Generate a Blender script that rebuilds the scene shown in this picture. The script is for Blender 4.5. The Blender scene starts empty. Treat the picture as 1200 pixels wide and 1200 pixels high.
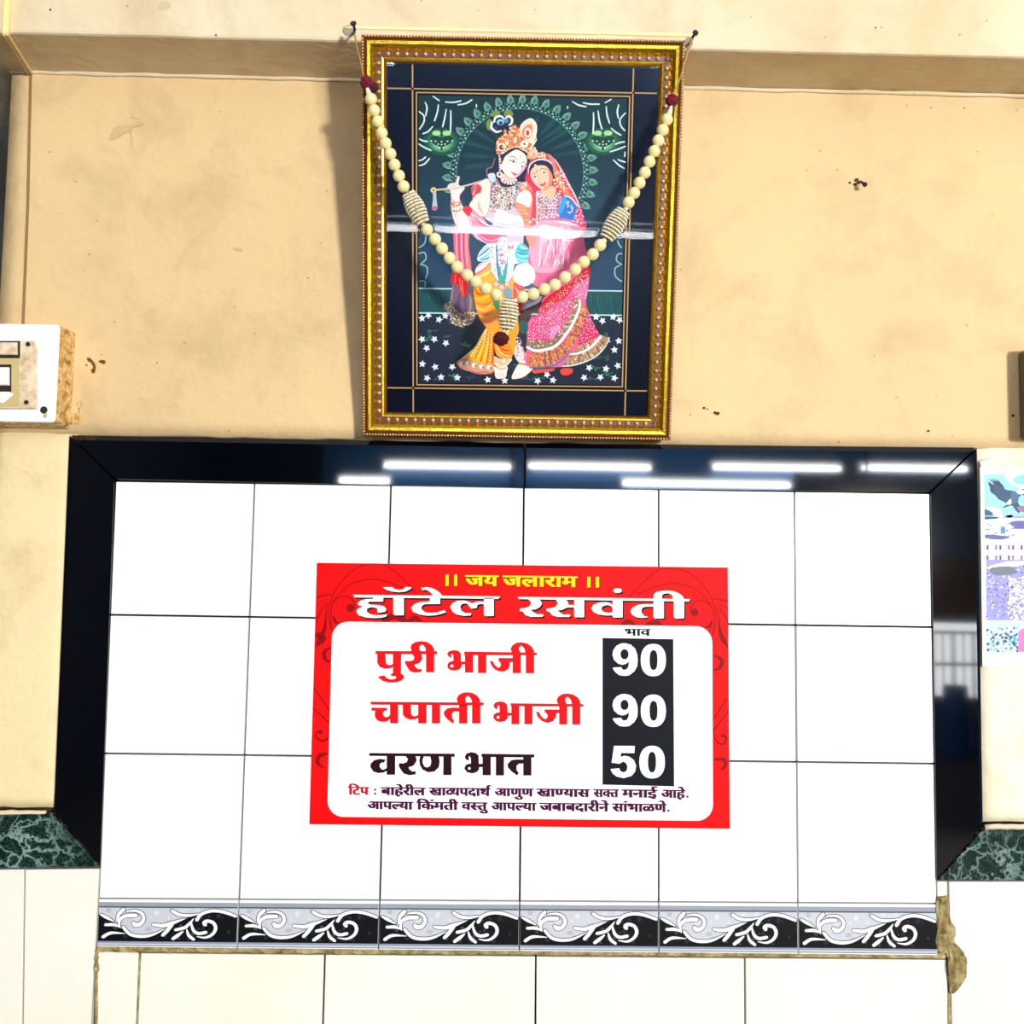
import bpy, bmesh, math, random
import numpy as np
from mathutils import Vector, Matrix
from mathutils.geometry import tessellate_polygon
C = bpy.context.scene.collection
SC = bpy.context.scene

# ------------------------------------------------------------------ camera
F = 1230.0
YAW, PITCH, ROLL = .013, .0789, .0142
CAM = np.array([-.0387, -1.5409, 1.55])
cy, sy, cp, sp = math.cos(YAW), math.sin(YAW), math.cos(PITCH), math.sin(PITCH)
FW = np.array([sy*cp, cy*cp, sp]); RT = np.array([cy, -sy, 0.0]); UP = np.cross(RT, FW)
RT, UP = math.cos(ROLL)*RT + math.sin(ROLL)*UP, -math.sin(ROLL)*RT + math.cos(ROLL)*UP
cd = bpy.data.cameras.new('camera'); cam = bpy.data.objects.new('camera', cd); C.objects.link(cam)
cd.sensor_width = 36; cd.lens = F/1200*36; cd.clip_start = .01
M = Matrix.Identity(4)
for i in range(3):
    M[i][0], M[i][1], M[i][2], M[i][3] = RT[i], UP[i], -FW[i], CAM[i]
cam.matrix_world = M
SC.camera = cam

# ------------------------------------------------------------------ world, light, exposure
SC.view_settings.view_transform = 'Standard'; SC.view_settings.look = 'None'
SC.view_settings.gamma = 1; SC.view_settings.use_curve_mapping = False
SC.view_settings.exposure = 0.0
W = bpy.data.worlds.new('daylight'); SC.world = W; W.use_nodes = True
bgn = W.node_tree.nodes['Background']
bgn.inputs[0].default_value = (.42, .62, 1.0, 1); bgn.inputs[1].default_value = 0.17

def area(name, loc, target, sx, sy_, power, col):
    ld = bpy.data.lights.new(name, 'AREA'); ld.shape = 'RECTANGLE'; ld.size = sx; ld.size_y = sy_
    ld.energy = power; ld.color = col
    o = bpy.data.objects.new(name, ld); C.objects.link(o); o.location = loc
    o.rotation_euler = (Vector(target)-Vector(loc)).to_track_quat('-Z', 'Y').to_euler()
    return o
# key light placed for the shadow angle; its hung housing below is made up
area('key_light', (2.62, -6.0, 1.98), (-.1, 0, 1.8), .44, .38, 430, (1.0, .97, .92))
# the open doorway on to the street, further right and lower
area('doorway_daylight', (4.75, -9.3, .95), (0, 0, 1.4), .8, .75, 22, (.95, .98, 1.0))
# fill light added to brighten the blue wall for its reflection in the border
area('back_wall_fill', (1.2, -7.6, 3.0), (1.2, -9.5, 2.3), 2.4, .2, 60, (.95, .98, 1.0))
# ceiling fixture to the left behind the camera
area('room_fixture', (-1.4, -3.6, 3.1), (0, 0, 1.0), 1.2, .5, 5, (1.0, .97, .93))

# ------------------------------------------------------------------ helpers
def ray(x, y): return FW + (x-600)/F*RT - (y-600)/F*UP
def hit(x, y, p0, n):
    d = ray(x, y); t = ((p0-CAM)@n)/(d@n); return CAM + t*d
NW = np.array([0, -1.0, 0])
def wall(x, y, Y=0.0): return hit(x, y, np.array([0, Y, 0.0]), NW)

def lin(c):
    c = c/255.0
    return c/12.92 if c <= .04045 else ((c+.055)/1.055)**2.4
def rgb(*c): return (lin(c[0]), lin(c[1]), lin(c[2]), 1.0)

def mat(name, color, rough=.5, metal=0.0, spec=.5, coat=0.0, emit=None, es=0.0, trans=0.0):
    m = bpy.data.materials.new(name); m.use_nodes = True
    b = m.node_tree.nodes['Principled BSDF']
    b.inputs['Base Color'].default_value = color; b.inputs['Roughness'].default_value = rough
    b.inputs['Metallic'].default_value = metal; b.inputs['Specular IOR Level'].default_value = spec
    b.inputs['Coat Weight'].default_value = coat; b.inputs['Coat Roughness'].default_value = .08
    if emit: b.inputs['Emission Color'].default_value = emit; b.inputs['Emission Strength'].default_value = es
    return m
def nd(m, t, **kw):
    n = m.node_tree.nodes.new(t)
    for k, v in kw.items():
        if k in n.inputs: n.inputs[k].default_value = v
        else: setattr(n, k, v)
    return n
def lk(m, a, b): m.node_tree.links.new(a, b)
def ramp(m, fac, stops):
    r = nd(m, 'ShaderNodeValToRGB'); e = r.color_ramp.elements
    while len(e) < len(stops): e.new(.5)
    for i, (p, c) in enumerate(stops): e[i].position = p; e[i].color = c
    lk(m, fac, r.inputs[0]); return r
def noise(m, scale, detail=4, rough=.55, coord=None, dist=0.0):
    n = nd(m, 'ShaderNodeTexNoise'); n.inputs['Scale'].default_value = scale
    n.inputs['Detail'].default_value = detail; n.inputs['Roughness'].default_value = rough
    n.inputs['Distortion'].default_value = dist
    if coord is not None: lk(m, coord, n.inputs['Vector'])
    return n
def wpos(m): return nd(m, 'ShaderNodeNewGeometry').outputs['Position']
def bump(m, h, strength, dist=.002):
    b = nd(m, 'ShaderNodeBump'); b.inputs['Strength'].default_value = strength; b.inputs['Distance'].default_value = dist
    lk(m, h, b.inputs['Height']); lk(m, b.outputs[0], m.node_tree.nodes['Principled BSDF'].inputs['Normal'])
def mixc(m, fac, a, b):
    x = nd(m, 'ShaderNodeMix', data_type='RGBA')
    for s, v in ((0, fac), (6, a), (7, b)):
        if hasattr(v, 'node'): lk(m, v, x.inputs[s])
        else: x.inputs[s].default_value = v
    return x.outputs[2]
def setbase(m, out): lk(m, out, m.node_tree.nodes['Principled BSDF'].inputs['Base Color'])

def wloc(o):
    return np.array(o.matrix_basis.translation) + (wloc(o.parent) if o.parent else 0)
def new(name, verts, faces, mats, parent=None, smooth=False, origin=None, fmat=None, kind=None, colors=None):
    """link world-space verts as ONE mesh object; origin given, or the parent's, or centre bottom"""
    v = np.array([list(p) for p in verts], dtype=float)
    if parent is not None: org = wloc(parent)
    elif origin is not None: org = np.array(origin, float)
    else: org = np.array([v[:, 0].mean(), v[:, 1].max(), v[:, 2].min()])
    me = bpy.data.meshes.new(name); me.from_pydata((v-org).tolist(), [], faces)
    if not isinstance(mats, (list, tuple)): mats = [mats]
    for m in mats: me.materials.append(m)
    if fmat is not None: me.polygons.foreach_set('material_index', fmat)
    if smooth: me.polygons.foreach_set('use_smooth', [True]*len(me.polygons))
    if colors is not None:
        a = me.color_attributes.new('tint', 'FLOAT_COLOR', 'CORNER')
        arr = np.ones((len(me.loops), 4), dtype=np.float32)
        k = 0
        for f, c in zip(faces, colors):
            arr[k:k+len(f)] = c; k += len(f)
        a.data.foreach_set('color', arr.ravel())
    me.update()
    o = bpy.data.objects.new(name, me); C.objects.link(o)
    if parent is not None: o.parent = parent
    else: o.location = org
    if kind: o['kind'] = kind
    return o
def tag(o, label, cat, group=None):
    o['label'] = label; o['category'] = cat
    if group: o['group'] = group
    return o
def empty(name, loc, label=None, cat=None, group=None, kind=None, parent=None):
    o = bpy.data.objects.new(name, None); C.objects.link(o); o.empty_display_size = .05
    if parent is not None: o.parent = parent; o.location = Vector(np.array(loc)-wloc(parent))
    else: o.location = Vector(loc)
    if label: tag(o, label, cat, group)
    if kind: o['kind'] = kind
    return o

class MB:
    def __init__(s): s.v = []; s.f = []; s.m = []; s.c = []
    def add(s, verts, faces, mi=0, col=None):
        k = len(s.v); s.v += [tuple(p) for p in verts]
        for f in faces: s.f.append(tuple(i+k for i in f)); s.m.append(mi); s.c.append(col)
    def box(s, a, b, mi=0):
        x0, y0, z0 = a; x1, y1, z1 = b
        s.add([(x, y, z) for z in (z0, z1) for y in (y0, y1) for x in (x0, x1)],
              [(0, 2, 3, 1), (4, 5, 7, 6), (0, 1, 5, 4), (2, 6, 7, 3), (0, 4, 6, 2), (1, 3, 7, 5)], mi)
    def slab(s, poly, Y, back, bev=.001, mi=0, jit=None):
        """prism with a chamfered front: poly = (x,z) list counter-clockwise seen from -y"""
        n = len(poly); P = [np.array(p, float) for p in poly]; cen = sum(P)/n
        ins = []
        for i in range(n):
            a, b, c = P[i-1], P[i], P[(i+1) % n]
            e1 = (b-a)/np.linalg.norm(b-a); e2 = (c-b)/np.linalg.norm(c-b)
            n1 = np.array([-e1[1], e1[0]]); n2 = np.array([-e2[1], e2[0]])
            k = n1+n2; k = k/max(.3, (k@n1))
            if (cen-b)@k < 0: k = -k
            ins.append(b+k*bev)
        vs = [(p[0], back, p[1]) for p in P]+[(p[0], Y+bev, p[1]) for p in P]+[(p[0], Y, p[1]) for p in ins]
        fs = [tuple(range(2*n, 3*n))]
        for i in range(n):
            j = (i+1) % n
            fs += [(i, j, n+j, n+i), (n+i, n+j, 2*n+j, 2*n+i)]
        s.add(vs, fs, mi)
    def sphere(s, c, r, nu=12, nv=8, mi=0, sc=(1, 1, 1), R=None, col=None):
        c = np.array(c, float); vs = []; fs = []
        for j in range(1, nv):
            t = math.pi*j/nv
            for i in range(nu):
                p = 2*math.pi*i/nu
                q = np.array([math.sin(t)*math.cos(p)*sc[0], math.sin(t)*math.sin(p)*sc[1], math.cos(t)*sc[2]])*r
                if R is not None: q = R@q
                vs.append(c+q)
        top = np.array([0, 0, r*sc[2]]); top = R@top if R is not None else top
        vs += [c+top, c-top]; T = len(vs)-2; B = T+1
        for i in range(nu):
            k = (i+1) % nu
            fs.append((T, i, k)); fs.append((B, (nv-2)*nu+k, (nv-2)*nu+i))
            for j in range(nv-2): fs.append((j*nu+i, (j+1)*nu+i, (j+1)*nu+k, j*nu+k))
        s.add(vs, fs, mi, col)
    def tube(s, pts, rad, n=8, mi=0, cap=True):
        pts = [np.array(p, float) for p in pts]; m = len(pts)
        if not hasattr(rad, '__len__'): rad = [rad]*m
        vs = []; prev = None
        for i in range(m):
            d = pts[min(i+1, m-1)]-pts[max(i-1, 0)]; d /= np.linalg.norm(d)+1e-12
            a = prev if prev is not None else (np.array([0, 0, 1.0]) if abs(d[2]) < .9 else np.array([1.0, 0, 0]))
            u = a-(a@d)*d; u /= np.linalg.norm(u); w = np.cross(d, u); prev = u
            for k in range(n):
                t = 2*math.pi*k/n; vs.append(pts[i]+rad[i]*(math.cos(t)*u+math.sin(t)*w))
        fs = []
        for i in range(m-1):
            for k in range(n):
                j = (k+1) % n; fs.append((i*n+k, i*n+j, (i+1)*n+j, (i+1)*n+k))
        if cap: fs.append(tuple(range(n))[::-1]); fs.append(tuple((m-1)*n+k for k in range(n)))
        s.add(vs, fs, mi)
    def build(s, name, mats, parent=None, smooth=False, origin=None, kind=None):
        return new(name, s.v, s.f, mats, parent, smooth, origin, s.m, kind)

def catmull(P, closed=True, k=4):
    P = [np.array(p, float) for p in P]; n = len(P); out = []
    rng = range(n) if closed else range(n-1)
    for i in rng:
        if closed: a, b, c, d = P[i-1], P[i], P[(i+1) % n], P[(i+2) % n]
        else: a, b, c, d = P[max(i-1, 0)], P[i], P[i+1], P[min(i+2, n-1)]
        for j in range(k):
            t = j/k
            out.append(.5*((2*b)+(-a+c)*t+(2*a-5*b+4*c-d)*t*t+(-a+3*b-3*c+d)*t**3))
    if not closed: out.append(P[-1])
    return out

class Art:
    """flat print: coloured shapes traced in the photograph's frame, laid on a real plane, one thin ink layer over another"""
    def __init__(s, plane, n, step=8e-6):
        s.plane = plane; s.n = np.array(n, float); s.step = step; s.v = []; s.f = []; s.c = []; s.lay = 0; s.k = 0; s.o = (0, 0, 1.0)
    def org(s, x, y, k): s.o = (x, y, float(k))
    def P(s, p): return s.plane(s.o[0]+p[0]/s.o[2], s.o[1]+p[1]/s.o[2]) + s.n*(s.step*s.lay+1.1e-6*s.k)
    def up(s): s.lay += 1
    def tri(s, pts, faces, col, same=False):
        if not same: s.up()
        s.k = (s.k+1) % 7
        k = len(s.v); s.v += [s.P(p) for p in pts]
        for f in faces: s.f.append(tuple(i+k for i in f)); s.c.append(col)
    def poly(s, pts, col, smooth=True, same=False, k=3, ol=None):
        q = catmull(pts, True, k) if smooth else [np.array(p, float) for p in pts]
        t = tessellate_polygon([[Vector((p[0], p[1], 0)) for p in q]])
        s.tri(q, t, col, same)
        if ol: s.stroke(list(q)+[q[0]], ol[1], ol[0], same=False, smooth=False, cap=False)
    def stroke(s, pts, w, col, same=False, k=4, smooth=True, cap=True):
        n0 = len(pts)
        if not hasattr(w, '__len__'): w = [w]*n0
        elif len(w) != n0: w = list(np.interp(np.linspace(0, 1, n0), np.linspace(0, 1, len(w)), w))
        Q = [np.array([p[0], p[1], ww], float) for p, ww in zip(pts, w)]
        if smooth and n0 > 2: Q = catmull(Q, False, k)
        L = []; R_ = []
        for i, q in enumerate(Q):
            d = Q[min(i+1, len(Q)-1)][:2]-Q[max(i-1, 0)][:2]; d = d/(np.linalg.norm(d)+1e-9)
            nn = np.array([-d[1], d[0]]); L.append(q[:2]+nn*q[2]/2); R_.append(q[:2]-nn*q[2]/2)
        m = len(Q); pts2 = L+R_; fs = [(i, i+1, m+i+1, m+i) for i in range(m-1)]
        if cap:
            for e, sg in ((0, 1), (m-1, -1)):
                c = Q[e][:2]; v = (L[e]-c); k0 = len(pts2)
                for j in range(1, 4):
                    t = math.pi*j/4*sg; pts2.append(c+np.array([v[0]*math.cos(t)-v[1]*math.sin(t), v[0]*math.sin(t)+v[1]*math.cos(t)]))
                fs.append((e, k0, k0+1, k0+2, m+e))
        s.tri(pts2, fs, col, same)
    def dot(s, c, r, col, same=False, n=10, ry=None, rot=0):
        ry = ry or r; cr_, sr_ = math.cos(rot), math.sin(rot)
        pts = []
        for i in range(n):
            a = 2*math.pi*i/n; x, y = r*math.cos(a), ry*math.sin(a)
            pts.append((c[0]+x*cr_-y*sr_, c[1]+x*sr_+y*cr_))
        s.tri(pts, [tuple(range(n))], col, same)
    def rect(s, x0, y0, x1, y1, col, same=False): s.tri([(x0, y0), (x1, y0), (x1, y1), (x0, y1)], [(0, 1, 2, 3)], col, same)
    def ell(s, c, rx, ry, col, n=28, same=False, e=2.0):
        pts = []
        for i in range(n):
            a = 2*math.pi*i/n; ca, sa = math.cos(a), math.sin(a)
            pts.append((c[0]+rx*math.copysign(abs(ca)**(2/e), ca), c[1]+ry*math.copysign(abs(sa)**(2/e), sa)))
        s.tri(pts, [tuple(range(n))], col, same)
    def star(s, c, r, col, same=False, rot=-1.57):
        pts = []
        for i in range(10):
            a = rot+i*math.pi/5; q = r if i % 2 == 0 else r*.5
            pts.append((c[0]+q*math.cos(a), c[1]+q*math.sin(a)))
        pts.append(c)
        s.tri(pts, [(10, i, (i+1) % 10) for i in range(10)], col, same)
    def build(s, name, m, parent=None, **kw):
        return new(name, s.v, s.f, m, parent, colors=s.c, **kw)
def inkmat(name, rough=.4, spec=.5, mottle=None):
    m = mat(name, (1, 1, 1, 1), rough, spec=spec)
    a = nd(m, 'ShaderNodeVertexColor'); a.layer_name = 'tint'
    setbase(m, a.outputs[0]); return m
def pinside(pt, poly):
    x, y = pt; r = False; n = len(poly)
    for i in range(n):
        x1, y1 = poly[i-1]; x2, y2 = poly[i]
        if (y1 > y) != (y2 > y) and x < (x2-x1)*(y-y1)/(y2-y1)+x1: r = not r
    return r
# ------------------------------------------------------------------ materials of the setting
def plaster_mat(name, c1, c2, c3):
    m = mat(name, c1, .62, spec=.3); p = wpos(m)
    a = noise(m, 2.3, 5, .6, p); b = noise(m, 9, 6, .65, p, .4); c = noise(m, 70, 3, .6, p)
    r1 = ramp(m, a.outputs[0], [(.35, c1), (.65, c2)])
    r2 = ramp(m, b.outputs[0], [(.48, (0, 0, 0, 1)), (.74, (.75, .75, .75, 1))])
    x = mixc(m, r2.outputs[0], r1.outputs[0], c3)
    v = nd(m, 'ShaderNodeTexVoronoi'); v.inputs['Scale'].default_value = 26; lk(m, p, v.inputs['Vector'])
    r3 = ramp(m, v.outputs['Distance'], [(.03, (.75, .75, .75, 1)), (.06, (0, 0, 0, 1))])
    x = mixc(m, r3.outputs[0], x, rgb(170, 130, 85))
    setbase(m, x)
    s = nd(m, 'ShaderNodeMath', operation='ADD'); lk(m, b.outputs[0], s.inputs[0]); lk(m, c.outputs[0], s.inputs[1])
    bump(m, s.outputs[0], .35, .004)
    return m
PL = plaster_mat('cream_plaster', rgb(224, 195, 145), rgb(216, 187, 140), rgb(192, 164, 122))
PLL = plaster_mat('pale_plaster', rgb(232, 218, 170), rgb(236, 214, 168), rgb(206, 184, 132))
PLR = plaster_mat('whitish_plaster', rgb(246, 238, 214), rgb(242, 230, 200), rgb(226, 202, 150))
PLB = plaster_mat('cream_plaster_beam', rgb(228, 218, 192), rgb(218, 196, 156), rgb(200, 178, 142))
TILE = mat('white_glazed_tile', rgb(252, 252, 252), .16, spec=.5)
CREAM = mat('cream_glazed_tile', rgb(240, 238, 226), .2, spec=.5)
_n = noise(CREAM, 4, 3, .5, wpos(CREAM)); setbase(CREAM, ramp(CREAM, _n.outputs[0], [(.35, rgb(242, 240, 230)), (.7, rgb(236, 233, 216))]).outputs[0])
GROUT = mat('dark_grout', rgb(72, 44, 30), .9)
MORT = mat('mortar', rgb(140, 125, 70), .95); _p = wpos(MORT)
_a = noise(MORT, 60, 6, .7, _p); setbase(MORT, ramp(MORT, _a.outputs[0], [(.3, rgb(88, 70, 36)), (.48, rgb(160, 142, 90)), (.7, rgb(206, 190, 140))]).outputs[0])
bump(MORT, _a.outputs[0], .9, .006)
BLACK = mat('black_glazed_border', rgb(2, 4, 10), .035, spec=.8)
MARB = mat('green_marble', rgb(20, 45, 40), .15); _p = wpos(MARB)
_w = noise(MARB, 22, 4, .6, _p); _mx = nd(MARB, 'ShaderNodeVectorMath', operation='MULTIPLY_ADD')
lk(MARB, _w.outputs['Color'], _mx.inputs[0]); _mx.inputs[1].default_value = (.09, .09, .09); lk(MARB, _p, _mx.inputs[2])
_v = nd(MARB, 'ShaderNodeTexVoronoi', feature='DISTANCE_TO_EDGE'); _v.inputs['Scale'].default_value = 34; lk(MARB, _mx.outputs[0], _v.inputs['Vector'])
_v2 = nd(MARB, 'ShaderNodeTexVoronoi', feature='DISTANCE_TO_EDGE'); _v2.inputs['Scale'].default_value = 90; lk(MARB, _mx.outputs[0], _v2.inputs['Vector'])
_r = ramp(MARB, _v.outputs['Distance'], [(.0, (1, 1, 1, 1)), (.10, (0, 0, 0, 1))])
_r2 = ramp(MARB, _v2.outputs['Distance'], [(.0, (.5, .5, .5, 1)), (.09, (0, 0, 0, 1))])
_b = noise(MARB, 12, 3, .5, _p); _rb = ramp(MARB, _b.outputs[0], [(.35, (.1, .1, .1, 1)), (.65, (.85, .85, .85, 1))])
_x = mixc(MARB, _r2.outputs[0], rgb(14, 34, 30), rgb(60, 96, 84))
_mm = nd(MARB, 'ShaderNodeMath', operation='MULTIPLY'); lk(MARB, _r.outputs[0], _mm.inputs[0]); lk(MARB, _rb.outputs[0], _mm.inputs[1])
setbase(MARB, mixc(MARB, _mm.outputs[0], _x, rgb(150, 178, 172)))

# ------------------------------------------------------------------ the wall
def q2(*pts, Y=0.0):
    r = [wall(x, y, Y) for x, y in pts]; return [(p[0], p[2]) for p in r]
WX0, WX1 = wall(5, 200)[0], 1.55          # left end of the wall; right end beyond the frame
TOPZ = 2.3315; SOF = 2.329
wb = MB(); wb.box((WX0, .030, 0), (WX1, .20, 4.2))
WALL = wb.build('wall_back', GROUT, origin=((WX0+WX1)/2, .2, 0)); WALL['kind'] = 'structure'

def sheet(name, x0, x1, z0, z1, Y, mt, nx, nz, amp, parent=WALL, back=.030, seed=1, edge=.004):
    """hand-trowelled plaster: a slightly uneven sheet with its own thickness and rounded, ragged edges"""
    rnd = random.Random(seed); vs = []; fs = []
    ph = [(rnd.uniform(2, 9), rnd.uniform(2, 9), rnd.uniform(0, 6.3), rnd.uniform(.3, 1)) for _ in range(7)]
    for j in range(nz+1):
        for i in range(nx+1):
            x = x0+(x1-x0)*i/nx; z = z0+(z1-z0)*j/nz
            h = sum(a*math.sin(fx*x+fz*z+p) for fx, fz, p, a in ph)*amp/3
            e = min(i, nx-i, j, nz-j)
            if e == 0: h += edge; x += rnd.uniform(-1, 1)*.0008*(0 < i < nx); z += rnd.uniform(-1, 1)*.0012*(0 < j < nz) if i in (0, nx) else rnd.uniform(-.0012, .0012)
            vs.append((x, Y+h, z))
    for j in range(nz):
        for i in range(nx):
            a = j*(nx+1)+i; fs.append((a, a+1, a+nx+2, a+nx+1))
    n = len(vs); ring = [i for i in range(nx+1)]+[j*(nx+1)+nx for j in range(1, nz+1)]+[nz*(nx+1)+i for i in range(nx-1, -1, -1)]+[j*(nx+1) for j in range(nz-1, 0, -1)]
    for k in ring: vs.append((vs[k][0], back, vs[k][2]))
    m = len(ring)
    for i in range(m):
        j = (i+1) % m; fs.append((ring[j], ring[i], n+i, n+j))
    return new(name, vs, fs, mt, parent, smooth=True)
zL = wall(60, 506)[2]; 
sheet('plaster', WX0, WX1, wall(600, 516)[2], 2.36, .004, PL, 90, 26, .0008, seed=3)
sheet('plaster', WX0, wall(77, 700, -.008)[0]-.001, wall(40, 948)[2], wall(40, 505)[2]+.004, .006, PLL, 6, 34, .0022, seed=4)
sheet('plaster', wall(1150, 700, -.008)[0]+.001, WX1, wall(1170, 965)[2], wall(1170, 520)[2]+.004, .006, PLR, 40, 34, .0022, seed=5)

# fillet of rough plaster in the corner under the beam
fm = MB(); rnd = random.Random(8); N = 70
pts = []
for i in range(N+1):
    x = WX0+(WX1-WX0)*i/N; pts.append((x, .0030, 2.330-.0005-.0055*(x+.75)/1.5+rnd.uniform(-.0008, .0008)))
fm.tube(pts, [.0030+rnd.uniform(-.0006, .0006) for _ in pts], 8)
fm.build('corner_fillet', PLB, WALL, smooth=True)

# beam across the top
BY = -.105
bm_ = MB(); bx0, bx1 = WX0-.55, WX1
N = 60; prof = [(.19, 2.329), (BY+.004, 2.329), (BY+.001, 2.3305), (BY, 2.334), (BY, 2.62), (.19, 2.62)]
vs = []; fs = []
for i in range(N+1):
    x = bx0+(bx1-bx0)*i/N; dz = rnd.uniform(-.0006, .0006)-.0055*(x+.75)/1.5+.0035
    for k, (y, z) in enumerate(prof): vs.append((x, y, z+(dz if k in (1, 2, 3) else 0)))
for i in range(N):
    for k in range(6):
        j = (k+1) % 6; fs.append((i*6+k, i*6+j, (i+1)*6+j, (i+1)*6+k))
fs += [tuple(range(6))[::-1], tuple(N*6+k for k in range(6))]
BEAM = new('trim_1', vs, fs, PLB, origin=(0, BY, 2.33)); BEAM['kind'] = 'structure'; BEAM['label'] = 'cream plastered beam across the top of the wall'

# far wall beyond the left end and rest of the room
GREY = mat('grey_wall_paint', rgb(120, 122, 120), .7)
g = MB(); g.box((-2.6, .9, 0), (WX0+.3, 1.0, 4.2)); o = g.build('wall_side', GREY); o['kind'] = 'structure'
g = MB(); g.box((WX0-.09, .22, wall(3, 110, .25)[2]), (WX0+.05, .30, wall(3, 88, .25)[2])); o = g.build('trim_2', PLB); o['kind'] = 'structure'
FLOOR = mat('floor_tile', rgb(84, 78, 72), .8, spec=.05); CEIL = mat('ceiling_paint', rgb(225, 225, 220), .8)
g = MB(); g.box((-3.2, -9.7, -.05), (6.5, 1.0, 0)); o = g.build('floor', FLOOR); o['kind'] = 'structure'
g = MB(); g.box((-3.2, -9.7, 4.2), (6.5, 1.0, 4.25)); o = g.build('ceiling', CEIL); o['kind'] = 'structure'
DARKW = mat('dark_wall_paint', rgb(38, 38, 42), .7)
g = MB(); g.box((-3.2, -9.7, 0), (-3.1, 1.0, 4.2)); o = g.build('wall_left', DARKW); o['kind'] = 'structure'
BLUE = mat('blue_wall_paint', rgb(54, 116, 176), .6)
g = MB(); g.box((-3.1, -9.6, 0), (-1.9, -9.5, 4.2)); o = g.build('wall_front', DARKW); o['kind'] = 'structure'
g = MB(); g.box((-1.9, -9.6, 0), (3.1, -9.5, 4.2)); g.box((3.1, -9.6, 2.9), (6.5, -9.5, 4.2)); g.box((3.1, -9.6, 1.35), (4.2, -9.5, 2.05)); o = g.build('wall_front', BLUE); o['kind'] = 'structure'
BROWN = mat('brown_board', rgb(170, 112, 56), .6)
g = MB(); g.box((4.25, -9.45, 1.40), (6.0, -9.38, 2.0)); tag(g.build('shutter_box', BROWN), 'brown boxed-in shutter over the shop entrance behind the camera', 'shutter')

TLAB = ['streak just left of its joint', 'streak just right of its joint', 'upper streak over the fifth tile column', 'streak at its top right corner', 'short low streak under the frame corner', 'long low streak right of centre']
def wtube(i, xa, xb, z, y=-9.4):
    r = empty('tube_light', ((xa+xb)/2, y, z+.03), 'tube light mirrored in the black border, '+TLAB[i], 'tube light', 'tube lights seen mirrored in the black border')
    t = MB(); t.tube([(xa, y, z), (xb, y, z)], .022, 10); t.build('tube', TUBEM, r, smooth=True)
    t = MB(); t.box((xa-.03, y-.10, z+.02), (xb+.03, y-.03, z+.07)); t.box((xa-.03, y-.06, z-.02), (xa, y+.02, z+.04)); t.box((xb, y-.06, z-.02), (xb+.03, y+.02, z+.04))
    t.build('housing', CEIL, r)
TUBEM = mat('lit_tube', (1, 1, 1, 1), .5, emit=(.95, .98, 1, 1), es=45)
def back_of(px, py, Y=-9.4, wy=-.012):
    """where a mirror ray off the border at this photo point meets the plane y=Y behind the camera"""
    p = wall(px, py, wy); d = ray(px, py).copy(); d[1] = -d[1]; t = (Y-p[1])/d[1]; return p+t*d
for i, (a, b, yy) in enumerate(((451, 601, 545), (620, 762, 546), (836, 985, 547), (1010, 1133, 548), (398, 456, 563), (730, 926, 566))):
    A = back_of(a, yy); B = back_of(b, yy); wtube(i, A[0], B[0], A[2], -9.4)

# glowing strips added low in the room to make the streaks in the glass
STRK = empty('glass_streak_light', (0, -5.0, 1.45), 'added glowing strips behind the camera, mirrored in the picture glass', 'lamp')
def gback(px, py, Y=-5.0):
    n = NFq; p = hit(px, py, P0q, n); d = ray(px, py); d = d-2*(d@n)*n; t = (Y-p[1])/d[1]; return p+t*d
_U = np.array([1.0, -.0052, -.0002]); _U /= np.linalg.norm(_U); _V = np.array([0, -math.sin(.21737), math.cos(.21737)]); _V -= (_V@_U)*_U; _V /= np.linalg.norm(_V)
NFq = np.cross(_U, _V); NFq = -NFq if NFq[1] > 0 else NFq
P0q = np.array([-.01348, -.030, 1.7774])-NFq*.0095
for nm, (xa, ya, xb, yb, rr_, ml) in {'tube': (447, 266.5, 770, 276.5, .019, TUBEM), 'upper_strip': (447, 253, 770, 263, .0055, None), 'lower_strip': (447, 260.5, 770, 270, .005, None)}.items():
    A = gback(xa, ya); B = gback(xb, yb); t = MB(); t.tube([A, B], rr_, 8)
    t.build(nm, ml or mat('dim_strip', (1, 1, 1, 1), emit=(.6, .85, 1, 1), es=9), STRK, smooth=True)
Bp = gback(614, 322, -5.4); b = empty('flare_light', Bp, 'added glowing bulb behind the camera, mirrored in the picture glass', 'lamp')  # glowing ball and cord added to make the flare in the glass
t = MB(); t.sphere(Bp, .068, 20, 14); t.build('orb', mat('flare_glow', (1, 1, 1, 1), emit=(1, .97, .96, 1), es=480), b, smooth=True)
t = MB(); t.tube([Bp+np.array([0, 0, .08]), Bp+np.array([0, 0, .14]), (Bp[0], Bp[1], 4.2)], [.02, .012, .006], 8); t.build('cord', DARKW, b)

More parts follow.
